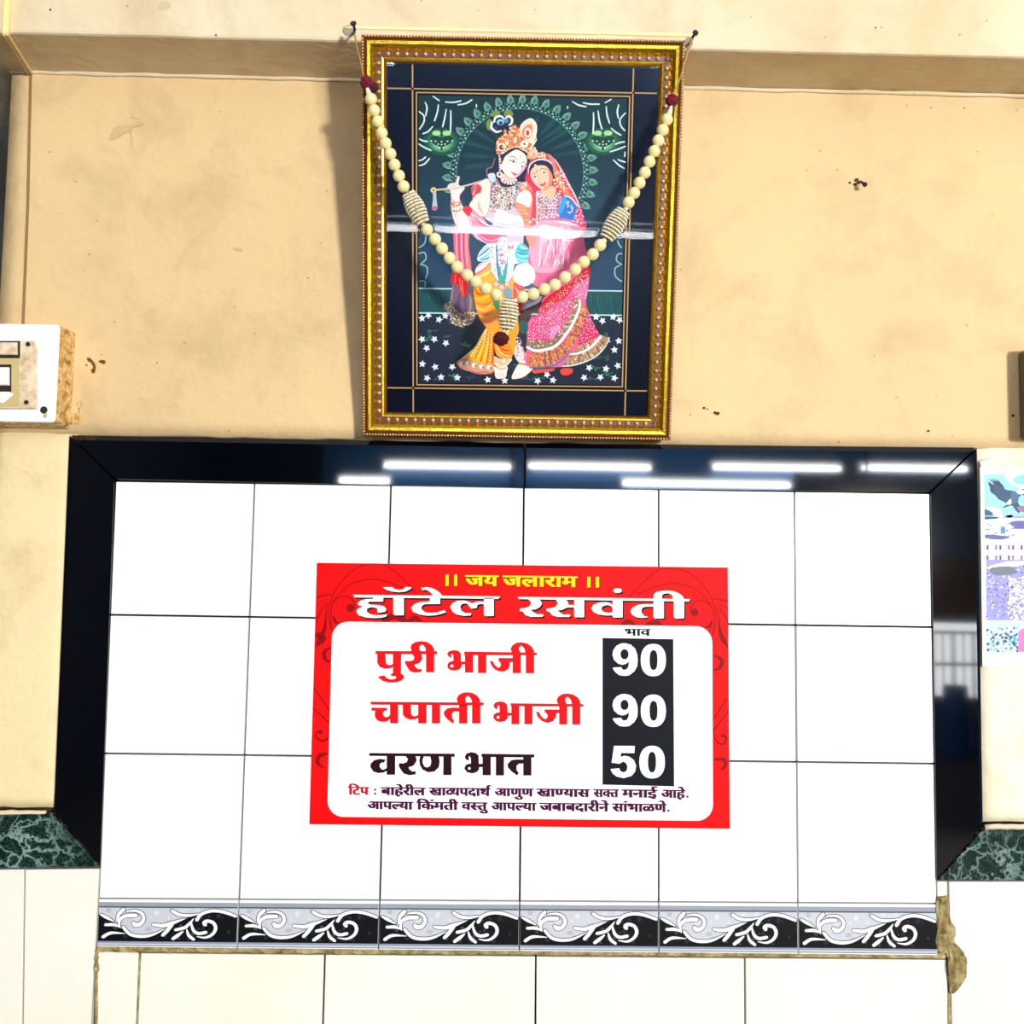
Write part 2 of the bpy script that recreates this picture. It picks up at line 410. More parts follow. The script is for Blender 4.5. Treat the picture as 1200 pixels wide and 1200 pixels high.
# unseen bars and blockers added to break up the doorway's bright reflection
BARS = empty('bar_screen', (4.75, -9.1, 0), 'added bar gate standing half open in the shop doorway behind the camera', 'screen')
for i in range(9):
    t = MB(); xx = 4.38+i*.07+.02*(i % 3); t.box((xx, -9.1, 0), (xx+.012, -9.088, 1.25)); t.build('bar', DARKW, BARS)
for zz in (.55, .9, 1.22):
    t = MB(); t.box((4.36, -9.105, zz), (5.06, -9.095, zz+.03)); t.build('rail', DARKW, BARS)
for x0, x1, z0, z1, c, l in ((4.40, 4.66, 0, .72, (40, 110, 190), 'added blue drum standing in the doorway behind the camera'), (4.78, 5.02, 0, .80, (90, 170, 60), 'added green drum standing in the doorway behind the camera')):
    t = MB(); xm_ = (x0+x1)/2; t.tube([(xm_, -8.95, z0), (xm_, -8.95, z0+.02), (xm_, -8.95, z1*.5), (xm_, -8.95, z1-.02), (xm_, -8.95, z1)], [(x1-x0)*k for k in (.44, .48, .5, .46, .42)], 20)
    tag(t.build('blocker', mat('blocker_colour', rgb(*c), .4), smooth=True), l, 'blocker')

PLP = empty('key_light_housing', (2.62, -6.0, 1.98), 'made-up housing on a rod for the key light, to the right behind the camera', 'lamp')  # invented housing and rod round the mid-room key light
_d = Vector((-2.72, 6.0, -.18)).normalized(); _q = _d.to_track_quat('-Z', 'Y')
t = MB(); t.box((-.24, -.21, .01), (.24, .21, .06)); t.v = [tuple(_q @ Vector(v)+Vector((2.62, -6.0, 1.98))) for v in t.v]; t.build('housing', DARKW, PLP)
t = MB(); t.tube([(2.65, -6.06, 2.15), (2.65, -6.06, 4.2)], .012, 8); t.build('rod', DARKW, PLP)
# ------------------------------------------------------------------ wall tiles (each its own piece of the wall)
def xline(c, y):   # photo x of vertical joint c at photo row y
    xt = [135, 298, 458, 614, 772, 931, 1090][c]; xb = [115.5, 280, 445, 609, 772, 935, 1098][c]
    t = (y-565)/490.0; return xt+(xb-xt)*t
def yline(r, x):
    (a, b), (c, d) = [((135, 563.5), (1090, 578)), ((128, 720.5), (1092, 735)), ((123, 883), (1095, 895)), ((115, 1053), (1098, 1059)), ((113, 1110), (1098, 1120))][r]
    return b+(d-b)*(x-a)/(c-a)
def cell(c, r, g=1.15):
    out = []
    for (cc, rr, sx, sy_) in ((c, r+1, g, -g), (c+1, r+1, -g, -g), (c+1, r, -g, g), (c, r, g, g)):
        x = 600; y = yline(rr, 600)
        for _ in range(4): x = xline(cc, y); y = yline(rr, x)
        out.append((x+sx, y+sy_))
    return out
rnd = random.Random(5)
for r in range(3):
    for c in range(6):
        t = MB(); t.slab(q2(*cell(c, r)), rnd.uniform(-.0004, .0004), .012, .0005); t.build('tile', TILE, WALL)

# ------------------------------------------------------------------ black and white scroll border tiles
INK = inkmat('glaze_print', .18)
base_cell = None; bt0 = None
def border_print(art, quad):
    """quad: photo points bl, br, tr, tl ; pattern drawn in a 1098 x 412 grid"""
    bl, br, tr, tl = [np.array(p) for p in quad]
    pl = art.plane
    def plane(u, v):
        a = tl+(tr-tl)*u/1098.0; b = bl+(br-bl)*u/1098.0; p = a+(b-a)*v/412.0; return pl(p[0], p[1])
    A = Art(plane, art.n, 8e-6)
    W_ = rgb(250, 250, 250); G1 = rgb(150, 158, 170); G2 = rgb(196, 200, 210); DK = rgb(12, 15, 20)
    S = lambda pts: [(x-67, y-78) for x, y in pts]
    A.rect(1, 4, 1097, 408, W_)
    A.rect(1, 24, 1097, 60, rgb(150, 158, 170)); A.rect(1, 60, 1097, 72, rgb(80, 86, 98)); A.rect(1, 72, 1097, 362, G2)
    rn = random.Random(3)
    for _ in range(46):
        A.dot((rn.uniform(30, 1070), rn.uniform(80, 330)), rn.uniform(12, 34), rgb(*rn.choice(((176, 180, 190), (184, 188, 198), (206, 208, 216), (214, 216, 222)))), same=_ > 0, ry=rn.uniform(8, 26), rot=rn.uniform(0, 3))
    black = S([(67, 205), (130, 238), (195, 275), (240, 318), (300, 378), (400, 402), (500, 385), (600, 332), (650, 300), (740, 250), (800, 215), (850, 205), (900, 188), (1000, 178), (1080, 190), (1150, 220), (1165, 225), (1165, 440), (67, 440)])
    black = [(min(max(x, 1), 1097), y) for x, y in black]
    A.poly(black, DK, smooth=False)
    A.up()
    for _ in range(60):
        p = (rn.uniform(30, 1070), rn.uniform(130, 345)); r_ = rn.uniform(8, 24)
        if all(pinside((p[0]+r_*a*1.3, p[1]+r_*b*1.3), black) for a, b in ((1, 0), (-1, 0), (0, 1), (0, -1))):
            A.dot(p, r_, rgb(*rn.choice(((38, 42, 50), (24, 28, 34), (58, 62, 72)))), same=True, ry=r_*.7, rot=rn.uniform(0, 3))
    A.rect(1, 358, 1097, 364, rgb(20, 20, 25)); A.rect(1, 364, 1097, 382, rgb(140, 150, 170)); A.rect(1, 382, 1097, 396, rgb(196, 202, 214)); A.rect(1, 396, 1097, 404, rgb(120, 125, 138))
    st = [([(85, 210), (130, 235), (190, 270)], [16, 26, 8]), ([(262, 165), (225, 210), (213, 268)], [30, 28, 8]),
          ([(240, 322), (232, 262), (280, 222), (360, 216)], [10, 26, 32, 34]), ([(285, 182), (350, 176), (405, 196), (425, 245), (400, 290), (362, 298), (345, 282)], [10, 20, 24, 26, 32, 38, 30]),
          ([(125, 300), (190, 298), (240, 318)], [22, 26, 8]), ([(110, 405), (170, 370), (280, 374)], [26, 24, 5]),
          ([(265, 318), (320, 378), (400, 397), (490, 385), (590, 335)], [24, 26, 26, 22, 6]), ([(500, 295), (580, 302), (650, 280), (755, 238)], [24, 30, 30, 5]),
          ([(650, 290), (610, 350), (580, 385)], [30, 30, 26]), ([(650, 175), (700, 205), (770, 214), (860, 198)], [26, 26, 24, 8]),
          ([(845, 250), (880, 200), (960, 172), (1050, 180), (1150, 216)], [28, 26, 26, 26, 22]), ([(680, 338), (750, 318), (790, 280), (818, 240)], [24, 26, 22, 5]),
          ([(738, 352), (700, 385), (662, 415)], [10, 28, 26]), ([(768, 335), (785, 385), (825, 420)], [10, 24, 22]),
          ([(800, 275), (820, 340), (860, 368), (918, 358)], [12, 24, 26, 26]), ([(850, 395), (920, 402), (975, 370), (995, 320), (975, 275), (930, 260), (905, 275), (912, 292)], [5, 18, 24, 26, 26, 28, 34, 28])]
    for pts, w in st: A.stroke(S(pts), [x+12 for x in w], rgb(40, 44, 52))
    A.lay += 3
    for pts, w in st: A.stroke(S(pts), w, W_, k=5)
    art.v, art.f, art.c = A.v, A.f, A.c
for c in range(6):
    q = cell(c, 3, .8)
    t = MB(); t.slab(q2(*q), -.0010, .012, .0007); bt = t.build('border_tile', TILE, WALL)
    a = Art(lambda x, y: wall(x, y, -.00115), NW); border_print(a, q); a.build('glaze_pattern', INK, bt)

# mortar bed under the border tiles, and the broken edge at the right
def lump(name, path, rad, seed, n=12, fl=.5, Yc=.002):
    rn = random.Random(seed); vs = []; fs = []; m = len(path)
    for i, (x, y) in enumerate(path):
        p = wall(x, y); a = np.array(path[max(i-1, 0)], float); b = np.array(path[min(i+1, m-1)], float); d = b-a; d /= np.linalg.norm(d)
        u = wall(x+d[1]*8, y-d[0]*8)-wall(x, y); u /= np.linalg.norm(u)
        for k in range(n):
            t = 2*math.pi*k/n; r_ = rad[i]*rn.uniform(.82, 1.2)
            vs.append(p+u*math.cos(t)*r_+np.array([0, -math.sin(t)*min(r_, .006)*fl*rn.uniform(.5, 1.5)+Yc, 0]))
    for i in range(m-1):
        for k in range(n):
            j = (k+1) % n; fs.append((i*n+k, i*n+j, (i+1)*n+j, (i+1)*n+k))
    fs += [tuple(range(n))[::-1], tuple((m-1)*n+k for k in range(n))]
    return new(name, vs, fs, MORT, WALL, kind=None)
rn = random.Random(2)
pth = [(113+i*(1109-113)/180.0, 1112.2+i*9.0/180+rn.uniform(-.5, .5)) for i in range(181)]
lump('mortar', pth, [.0035+rn.uniform(-.0007, .0010)+(.001 if i < 60 else 0) for i in range(181)], 4, 8, .5, .003)
lump('mortar', [(1103, 1050), (1104, 1056), (1104, 1064), (1105, 1072), (1106, 1080), (1107, 1088), (1108, 1095), (1107, 1102), (1105, 1109), (1103, 1116)],
     [.008, .0095, .009, .0095, .012, .014, .0145, .013, .011, .005], 6, 16, .9, -.0005)
lump('mortar', [(1108, 1102), (1113, 1110), (1118, 1118), (1121, 1126), (1122, 1134), (1121, 1142), (1119, 1149), (1117, 1156), (1115, 1163)],
     [.007, .010, .012, .0135, .014, .0125, .010, .007, .003], 7, 16, .9, -.001)
lump('mortar', [(112.5, 1114+i*4.5) for i in range(22)], [.0018+.0022*(i in (2, 4, 5))+rn.uniform(0, .0006) for i in range(22)], 9, 8, .8, .001)
lump('mortar', [(1113.5, 1164+i*6) for i in range(12)], [.0024+rn.uniform(0, .0005) for i in range(12)], 10, 8, .5, .002)
lump('mortar', [(163-i*.12, 1117+i*4) for i in range(24)], [.0013+rn.uniform(0, .0005) for i in range(24)], 12, 8, .5, .003)

# cream tiles
def ctile(pts, Y=.0, bev=.0008): 
    t = MB(); t.slab(q2(*pts), Y, .012, bev); return t.build('tile', CREAM, WALL)
B_ = 1330
ctile([(-60, 1360), (23, 1360), (27.5, 1019), (-60, 1020)], .001)
ctile([(25.4, 1360), (98, 1360), (116, 1018), (29.8, 1019)], -.0005)
ctile([(101, 1360), (152, 1360), (161.5, 1117.5), (114, 1116)], .003)
ctile([(154, 1360), (372, 1360), (379, 1120), (164.5, 1118)], .0025)
ctile([(374.5, 1360), (625, 1360), (627, 1122), (381.2, 1120)], .003)
ctile([(627.5, 1360), (874, 1360), (872.3, 1124), (629, 1122)], .0025)
ctile([(876.5, 1360), (1120, 1360), (1110.5, 1126), (874.5, 1124)], .003)
ctile([(1118, B_), (1460, B_), (1440, 1033), (1112, 1033)], -.001)
ctile([(1099, 1060), (1110, 1060), (1110, 1033), (1098.5, 1033)], .0)

# ------------------------------------------------------------------ black glazed border round the panel
def prism(name, outer, Yf, Yb, bev, mt, parent, round_=None):
    t = MB(); t.slab(outer, Yf, Yb, bev); return t.build(name, mt, parent)
BYF = -.0045
def slabpts(pts): return q2(*pts, Y=BYF)
BN = [3]
BL = iter(('glossy black border piece over the left half of the tile panel', 'glossy black border piece over the right half of the tile panel', 'glossy black border piece down the left side of the tile panel', 'glossy black border piece down the right side of the tile panel'))
def bslab(pts, bevs, mt=BLACK, name='border_slab'):
    """bevel only the outer edge: bevs[i] = chamfer of the edge i->i+1"""
    P = [np.array(p) for p in q2(*pts, Y=BYF)]; n = len(P); ins = []
    for i in range(n):
        a, b, c = P[i-1], P[i], P[(i+1) % n]
        e1 = (b-a)/np.linalg.norm(b-a); e2 = (c-b)/np.linalg.norm(c-b)
        n1 = np.array([-e1[1], e1[0]]); n2 = np.array([-e2[1], e2[0]]); w1, w2 = bevs[i-1], bevs[i]
        A = np.array([n1, n2]); r = np.linalg.solve(A, np.array([w1, w2])) if abs(np.linalg.det(A)) > .05 else n1*w1
        ins.append(b+r)
    vs = [(p[0], .012, p[1]) for p in P]+[(p[0], BYF+max(.0008, .6*max(bevs[i], bevs[i-1])), p[1]) for i, p in enumerate(P)]+[(p[0], BYF, p[1]) for p in ins]
    fs = [tuple(range(2*n, 3*n))]
    for i in range(n):
        j = (i+1) % n; fs += [(i, j, n+j, n+i), (n+i, n+j, 2*n+j, 2*n+i)]
    o = new('trim_%d' % BN[0], vs, fs, mt); BN[0] += 1; o['kind'] = 'structure'; o['label'] = next(BL); return o
s_ = .0004
bslab([(135.5, 561.5), (613.8, 572.2), (613.8, 519.0), (82, 509.5)], [s_, s_, .0075, s_])
bslab([(616, 572.2), (1089.5, 576.5), (1144.5, 524), (616, 519.0)], [s_, s_, .0075, s_])
bslab([(117.5, 1014), (134.0, 562.5), (80.2, 509.8), (62, 950)], [s_, s_, .007, s_])
bslab([(1091, 577.5), (1098, 1030), (1146, 976), (1152.5, 962), (1145.2, 524.5)][::1], [s_, s_, s_, .006, s_]) if False else None
P = [(1098, 1030), (1146, 976), (1153, 962), (1146, 524.5), (1091, 577.5)]
bslab(P, [s_, .003, .006, s_, s_])
MS = empty('marble_strip', wall(40, 1017), 'dark green veined marble strip left of the black border', 'marble strip')
MS2 = empty('marble_strip', wall(1170, 1032), 'dark green marble strip with white veins right of the black border', 'marble strip')
t = MB(); t.slab(q2((-60, 1018), (116.5, 1016), (61, 953.5), (-60, 956), Y=-.0035), -.0035, .012, .0008); t.build('slab', MARB, MS)
t = MB(); t.slab(q2((1099.5, 1031.5), (1440, 1033), (1440, 974), (1152, 972.5), (1147, 978), Y=-.0035), -.0035, .012, .0008); t.build('slab', MARB, MS2)
t = MB(); t.tube([wall(x, 952.5+random.Random(x).uniform(-.6, .6), .001) for x in range(-50, 62, 8)], .004, 8); t.build('plaster_edge', PLB, MS, smooth=True)
t = MB(); t.tube([wall(x, 969+random.Random(x).uniform(-.6, .6), .001) for x in range(1154, 1440, 8)], .004, 8); t.build('plaster_edge', PLB, MS2, smooth=True)
# ------------------------------------------------------------------ the menu board
VIN = inkmat('vinyl_print', .5, .08)
WHITE = rgb(255, 255, 255)
Ys = -.0022
SIGN = empty('menu_board', wall(609, 969), 'red and white price board stuck on the white tiles', 'sign')
sb = MB(); sb.slab(q2((362.5, 966), (855.5, 971.3), (853, 665), (371.5, 659.5), Y=Ys), Ys, -.0002, .0003); sb.build('backing', mat('red_board', rgb(236, 8, 10), .5, spec=.15), SIGN)
def onboard(x, y):
    x = min(max(x, 371.7-(y-659)*.0293), 853.0+(y-665)*.008); y = max(y, 659.4+(x-371)*.0122)
    return wall(x, y, Ys-.00004)
A = Art(onboard, NW)
A.org(0, 0, 1)
RED = rgb(240, 6, 10); DR = rgb(178, 2, 6); DR2 = rgb(140, 4, 10)
A.tri([(371.8, 659.8), (852.8, 665.3), (855.2, 971), (362.8, 965.7)], [(0, 1, 2, 3)], rgb(238, 6, 9))
# scrolls behind the lettering, left then mirrored right
def scrolls(fx):
    A.org(*((360, 655, 12) if fx == 0 else (0, 0, 1)))
    def T(pts):
        if fx == 0: return [(max(x, 148 if y < 900 else 136), y) for x, y in pts]
        return [(864.6-max(x, 132)/12, 655+5.2+y/12) for x, y in pts]
    k = 1 if fx == 0 else 1/12
    def st(pts, w, c=DR): A.stroke(T(pts), [q*k for q in w] if hasattr(w, '__len__') else w*k, c)
    st([(345, 1000), (300, 800), (330, 600), (420, 400), (580, 210), (780, 95), (960, 70), (1130, 100), (1400, 330), (1560, 520)], 22)
    st([(350, 1010), (335, 820), (360, 620), (470, 470), (640, 340), (900, 285), (1120, 320), (1400, 430)], 22)
    st([(360, 620), (440, 545), (540, 525), (620, 560), (665, 640), (650, 700)], [30, 30, 26, 26, 34, 44])
    A.dot(T([(605, 690)])[0], 55*k, DR2, n=16)
    st([(375, 495), (250, 510), (130, 540)], [10, 34, 40])
    st([(320, 560), (220, 590), (130, 640)], [8, 14, 18])
    st([(320, 600), (230, 660), (135, 830)], [8, 22, 34])
    st([(280, 620), (262, 800), (250, 960), (200, 1080), (110, 1190)], [6, 20, 50, 70, 20], DR2)
    st([(300, 640), (180, 720), (120, 860), (112, 900)], [6, 14, 20, 20])
    st([(370, 800), (390, 880), (470, 905)], [20, 50, 10], DR2)
scrolls(0); scrolls(1)
A.org(360, 740, 6.667)
for pts, w in (([(65, 20), (120, 50), (75, 110)], [30, 60, 20]), ([(190, 125), (140, 150), (130, 195), (155, 230), (190, 240)], [10, 24, 34, 24, 14]), ([(55, 440), (175, 620)], 10), ([(50, 600), (170, 715)], 10),
               ([(168, 780), (165, 830), (115, 855), (70, 825), (75, 785), (105, 785)], [8, 12, 16, 14, 12, 34]), ([(165, 955), (110, 965), (80, 1000), (90, 1040), (125, 1060)], [10, 34, 30, 24, 14])):
    A.stroke(pts, w, DR2)
A.org(0, 0, 1)
for pts, w in (([(838, 768), (846, 774), (843, 783), (836, 785)], [2, 5, 4, 2]), ([(852, 818), (836, 843)], 1.6), ([(853, 834), (836, 856)], 1.6),
               ([(836, 852), (839, 868), (848, 872), (851, 864), (847, 862)], [1, 2, 2.4, 2, 5]), ([(836, 890), (848, 890), (850, 897), (845, 902)], [2, 5, 4, 2]),
               ([(480, 728), (486, 724), (492, 728)], 6), ([(450, 728), (462, 722), (474, 727)], 7), ([(730, 732), (736, 728), (742, 732)], 6), ([(758, 733), (766, 729), (774, 733)], 6)):
    A.stroke(pts, w, DR2)
# white rounded panel
def rr(tl, tr, br, bl, r):
    C4 = [np.array(p, float) for p in (tl, tr, br, bl)]; out = []
    for i in range(4):
        a, b, c = C4[i-1], C4[i], C4[(i+1) % 4]
        u = (a-b)/np.linalg.norm(a-b); v = (c-b)/np.linalg.norm(c-b)
        for k in range(9):
            t = k/8*math.pi/2; out.append(b+u*r*(1-math.sin(t))+v*r*(1-math.cos(t)))
    return out
A.poly(rr((389.5, 728.3), (834.5, 734), (835.5, 962), (383.5, 957), 19), WHITE, smooth=False)
A.up()
# --- headline lettering (white with a black drop shadow)
R180 = lambda p, dx: [(x+dx, y) for x, y in p]
T1 = []   # (points, smooth) in grid 410,680 x12
T1 += [([(45, 203), (2115, 228), (2090, 262), (70, 240)], 0),
 ([(330, 240), (330, 262), (230, 265), (150, 285), (105, 325), (125, 352), (190, 368), (110, 400), (92, 445), (130, 495), (230, 525), (360, 532), (450, 525), (510, 510), (525, 480), (470, 487), (370, 492), (290, 480), (240, 445), (240, 400), (300, 378), (360, 385), (390, 400), (385, 440), (400, 455), (450, 452), (500, 440), (515, 410), (480, 365), (400, 348), (300, 345), (255, 330), (260, 305), (290, 300), (470, 300), (470, 240)], 0),
 ([(612, 235), (760, 235), (760, 490), (635, 492), (612, 472)], 0),
 ([(460, 98), (600, 98), (625, 122), (690, 136), (750, 126), (780, 98), (870, 98), (850, 127), (780, 158), (690, 168), (590, 158), (510, 132)], 0),
 ([(1000, 108), (1080, 98), (1150, 108), (1215, 138), (1270, 180), (1300, 225), (1175, 225), (1150, 185), (1110, 150), (1065, 132), (1025, 142)], 0),
 ([(1125, 240), (1125, 298), (1000, 305), (905, 335), (862, 385), (885, 440), (975, 480), (1090, 498), (1200, 492), (1280, 475), (1355, 450), (1325, 420), (1240, 448), (1150, 460), (1060, 450), (1005, 405), (1012, 358), (1060, 335), (1270, 333), (1270, 245)], 0),
 ([(x+1080, y) for x, y in [(330, 375), (360, 325), (430, 290), (520, 285), (590, 300), (640, 325), (690, 305), (750, 298), (810, 305), (810, 335), (750, 333), (710, 350), (705, 390), (630, 398), (600, 370), (590, 345), (555, 325), (500, 330), (470, 370), (490, 430), (545, 462), (625, 460), (620, 495), (520, 500), (420, 480), (360, 435)]], 0),
 ([(1885, 245), (2025, 245), (2025, 500), (1910, 505), (1885, 490)], 0)]
T2 = [([(20, 232), (2440, 265), (2430, 298), (35, 265)], 0),
 ([(160, 262), (195, 290), (210, 330), (180, 370), (130, 390), (50, 398), (50, 430), (90, 440), (130, 490), (200, 515), (370, 512), (385, 490), (345, 470), (300, 480), (250, 455), (200, 415), (270, 410), (330, 380), (360, 335), (345, 290), (300, 260)], 0),
 ([(535, 262), (572, 290), (585, 330), (555, 370), (505, 390), (425, 400), (425, 430), (465, 445), (505, 490), (575, 515), (750, 515), (765, 490), (720, 478), (675, 488), (625, 460), (580, 425), (650, 415), (710, 385), (735, 380), (815, 382), (815, 350), (735, 346), (725, 300), (680, 262)], 0),
 ([(815, 268), (955, 270), (955, 520), (830, 520), (815, 505)], 0),
 ([(1355, 355), (1320, 320), (1250, 308), (1160, 315), (1085, 345), (1055, 395), (1085, 445), (1160, 482), (1260, 495), (1360, 492), (1360, 450), (1300, 458), (1225, 445), (1195, 405), (1215, 365), (1270, 348), (1320, 355), (1360, 385)], 0),
 ([(1355, 278), (1495, 280), (1495, 522), (1380, 525), (1355, 510)], 0)]
T2 += [([(x+1260, y) for x, y in p], 0) for p in (
 [(670, 335), (560, 335), (450, 345), (375, 385), (345, 430), (365, 480), (430, 520), (520, 530), (585, 520), (590, 512), (540, 505), (505, 460), (500, 410), (525, 380), (580, 370), (672, 372)],
 [(670, 285), (815, 288), (815, 535), (690, 538), (670, 520)],
 [(955, 288), (1100, 290), (1100, 535), (985, 540), (955, 520)],
 [(670, 270), (670, 210), (700, 170), (780, 150), (870, 145), (960, 158), (1040, 190), (1085, 230), (1100, 270), (950, 270), (930, 210), (880, 182), (820, 188), (790, 210), (790, 270)],
 [(165+62*math.cos(t*.449), 145+34*math.sin(t*.449)) for t in range(14)])]
for dx, dy, col in ((1.7, 1.9, rgb(12, 6, 8)), (.85, .95, rgb(12, 6, 8)), (0, 0, WHITE)):
    A.up(); A.up()
    for ox, T in ((410, T1), (605, T2)):
        A.org(ox+dx, 680+dy, 12)
        for p, s in T: A.poly(p, col, smooth=bool(s), same=True)
# --- the three dishes
RD = rgb(232, 8, 18); MAR = rgb(36, 4, 14)
G = []
G += [(435, 745, 12, RD, p) for p in (
 [(60, 212), (930, 216), (930, 262), (60, 258)],
 [(85, 250), (85, 380), (120, 440), (190, 465), (260, 460), (310, 440), (310, 385), (285, 408), (245, 412), (210, 388), (200, 250)],
 [(305, 250), (425, 250), (420, 545), (305, 530)],
 [(415, 525), (455, 555), (465, 590), (430, 630), (360, 655), (250, 660), (160, 635), (95, 585), (110, 570), (185, 555), (215, 590), (260, 612), (320, 612), (350, 595), (345, 570), (290, 568), (265, 550), (310, 520)],
 [(560, 250), (575, 262), (607, 300), (590, 345), (530, 358), (485, 350), (472, 385), (505, 440), (545, 500), (620, 520), (700, 510), (718, 485), (700, 462), (665, 470), (625, 440), (605, 410), (680, 385), (720, 330), (715, 280), (700, 250)],
 [(770, 250), (888, 250), (888, 515), (770, 515)],
 [(572, 225), (552, 165), (570, 120), (620, 88), (700, 75), (780, 85), (850, 125), (885, 180), (890, 230), (765, 230), (765, 180), (740, 140), (710, 125), (685, 145), (680, 185), (700, 230)])]
G += [(520, 745, 10.435, RD, p) for p in (
 [(95, 275), (60, 255), (40, 225), (60, 190), (120, 175), (180, 182), (210, 215), (215, 315), (262, 315), (262, 350), (222, 352), (220, 380), (190, 415), (130, 428), (75, 418), (42, 385), (50, 335), (85, 312), (118, 305), (115, 235), (100, 220), (92, 232)],
 [(250, 192), (1140, 205), (1140, 240), (250, 238)],
 [(258, 230), (362, 230), (362, 452), (258, 452)], [(418, 230), (522, 230), (522, 457), (418, 457)],
 [(670, 270), (850, 272), (850, 320), (808, 325), (808, 370), (790, 410), (740, 438), (680, 438), (620, 410), (580, 360), (560, 310), (600, 308), (625, 355), (660, 388), (685, 385), (700, 355), (690, 325), (670, 315)],
 [(842, 230), (945, 232), (945, 460), (840, 458)], [(1003, 232), (1107, 234), (1107, 460), (1003, 460)],
 [(838, 215), (815, 160), (840, 115), (890, 85), (950, 78), (1020, 92), (1075, 130), (1105, 180), (1108, 218), (1000, 218), (985, 155), (950, 122), (925, 140), (922, 170), (942, 215)])]
G += [(430, 805, 15, RD, p) for p in (
 [(65, 258), (2055, 272), (2050, 327), (65, 312)],
 [(80, 362), (355, 365), (355, 418), (310, 420), (285, 450), (285, 490), (310, 520), (360, 530), (410, 490), (410, 560), (350, 610), (270, 615), (190, 595), (145, 540), (135, 470), (150, 420), (80, 418)],
 [(405, 300), (550, 300), (550, 640), (405, 640)],
 [(628, 300), (630, 490), (680, 545), (760, 578), (850, 568), (905, 545), (905, 480), (870, 510), (810, 510), (778, 475), (775, 300)],
 [(900, 300), (1050, 300), (1050, 642), (900, 642)], [(1140, 310), (1287, 310), (1287, 643), (1140, 643)])]
G += [(500, 805, 12, RD, p) for p in (
 [(460, 290), (370, 288), (290, 300), (240, 350), (245, 400), (290, 455), (365, 515), (390, 485), (360, 430), (358, 375), (385, 345), (460, 348)],
 [(455, 250), (572, 250), (572, 515), (455, 515)], [(637, 250), (757, 250), (757, 515), (637, 515)],
 [(437, 225), (420, 165), (450, 110), (510, 80), (580, 72), (650, 85), (715, 125), (750, 175), (757, 225), (640, 225), (620, 160), (580, 125), (550, 145), (548, 180), (555, 225)],
 [(995, 320), (955, 300), (938, 262), (960, 220), (1020, 203), (1085, 208), (1130, 240), (1138, 300), (1140, 360), (1195, 362), (1195, 405), (1142, 405), (1140, 440), (1105, 480), (1040, 495), (975, 480), (935, 435), (945, 385), (985, 360), (1025, 355), (1022, 280), (1010, 255), (1000, 260)])]
G += [(590, 805, 12, RD, p) for p in (
 [(97, 228), (1125, 240), (1125, 278), (105, 270)], [(110, 260), (225, 260), (225, 525), (110, 525)], [(293, 260), (410, 260), (410, 525), (293, 525)],
 [(578, 315), (790, 317), (790, 368), (745, 370), (740, 420), (700, 480), (620, 508), (540, 480), (480, 420), (455, 350), (500, 350), (530, 410), (575, 450), (605, 445), (622, 410), (608, 375), (580, 360)],
 [(782, 270), (898, 270), (898, 528), (782, 528)], [(965, 270), (1082, 270), (1082, 530), (965, 530)],
 [(768, 245), (745, 185), (770, 135), (830, 98), (900, 90), (980, 105), (1050, 150), (1080, 200), (1085, 245), (965, 245), (945, 180), (905, 140), (875, 155), (870, 195), (890, 245)])]
G += [(430, 870, 12, MAR, p) for p in (
 [(32, 148), (1235, 158), (1235, 202), (32, 190)],
 [(265, 240), (180, 230), (100, 250), (50, 300), (50, 350), (90, 410), (160, 432), (230, 425), (285, 398), (285, 355), (240, 382), (205, 378), (178, 340), (185, 300), (215, 280), (240, 285)],
 [(278, 180), (400, 180), (398, 455), (278, 455)],
 [(540, 185), (575, 235), (560, 275), (510, 295), (455, 290), (445, 330), (480, 390), (520, 440), (600, 462), (680, 450), (692, 425), (675, 402), (640, 410), (600, 380), (585, 350), (650, 330), (695, 270), (700, 230), (680, 185)],
 [(750, 190), (735, 250), (745, 320), (780, 380), (860, 420), (950, 410), (1010, 350), (1025, 270), (1010, 190), (890, 190), (905, 270), (890, 330), (850, 352), (810, 340), (785, 290), (785, 235), (805, 190)],
 [(1075, 190), (1190, 190), (1190, 460), (1072, 460)])]
G += [(530, 870, 12, MAR, p) for p in (
 [(235, 255), (195, 245), (175, 205), (200, 155), (270, 135), (330, 148), (370, 180), (375, 300), (430, 300), (430, 348), (380, 348), (375, 385), (340, 420), (280, 435), (210, 420), (168, 370), (185, 320), (225, 300), (262, 298), (260, 215), (240, 190), (232, 215)],
 [(410, 158), (1155, 168), (1155, 212), (410, 205)], [(425, 190), (543, 190), (543, 462), (425, 462)], [(612, 190), (728, 190), (728, 465), (612, 465)],
 [(1005, 240), (900, 238), (830, 250), (780, 300), (778, 345), (830, 405), (910, 465), (935, 430), (905, 385), (905, 330), (940, 298), (1005, 298)],
 [(998, 195), (1113, 195), (1113, 465), (998, 465)])]
A.up(); A.up()
for ox, oy, s, c, p in G:
    A.org(ox, oy, s); A.poly(p, c, smooth=False, same=True)
A.up()
for (ox, oy, s, x, y, r) in ((520, 745, 10.435, 100, 370, 18), (500, 805, 12, 1005, 425, 20), (530, 870, 12, 240, 365, 19)):
    A.org(ox, oy, s); A.dot((x, y), r, WHITE, same=True)
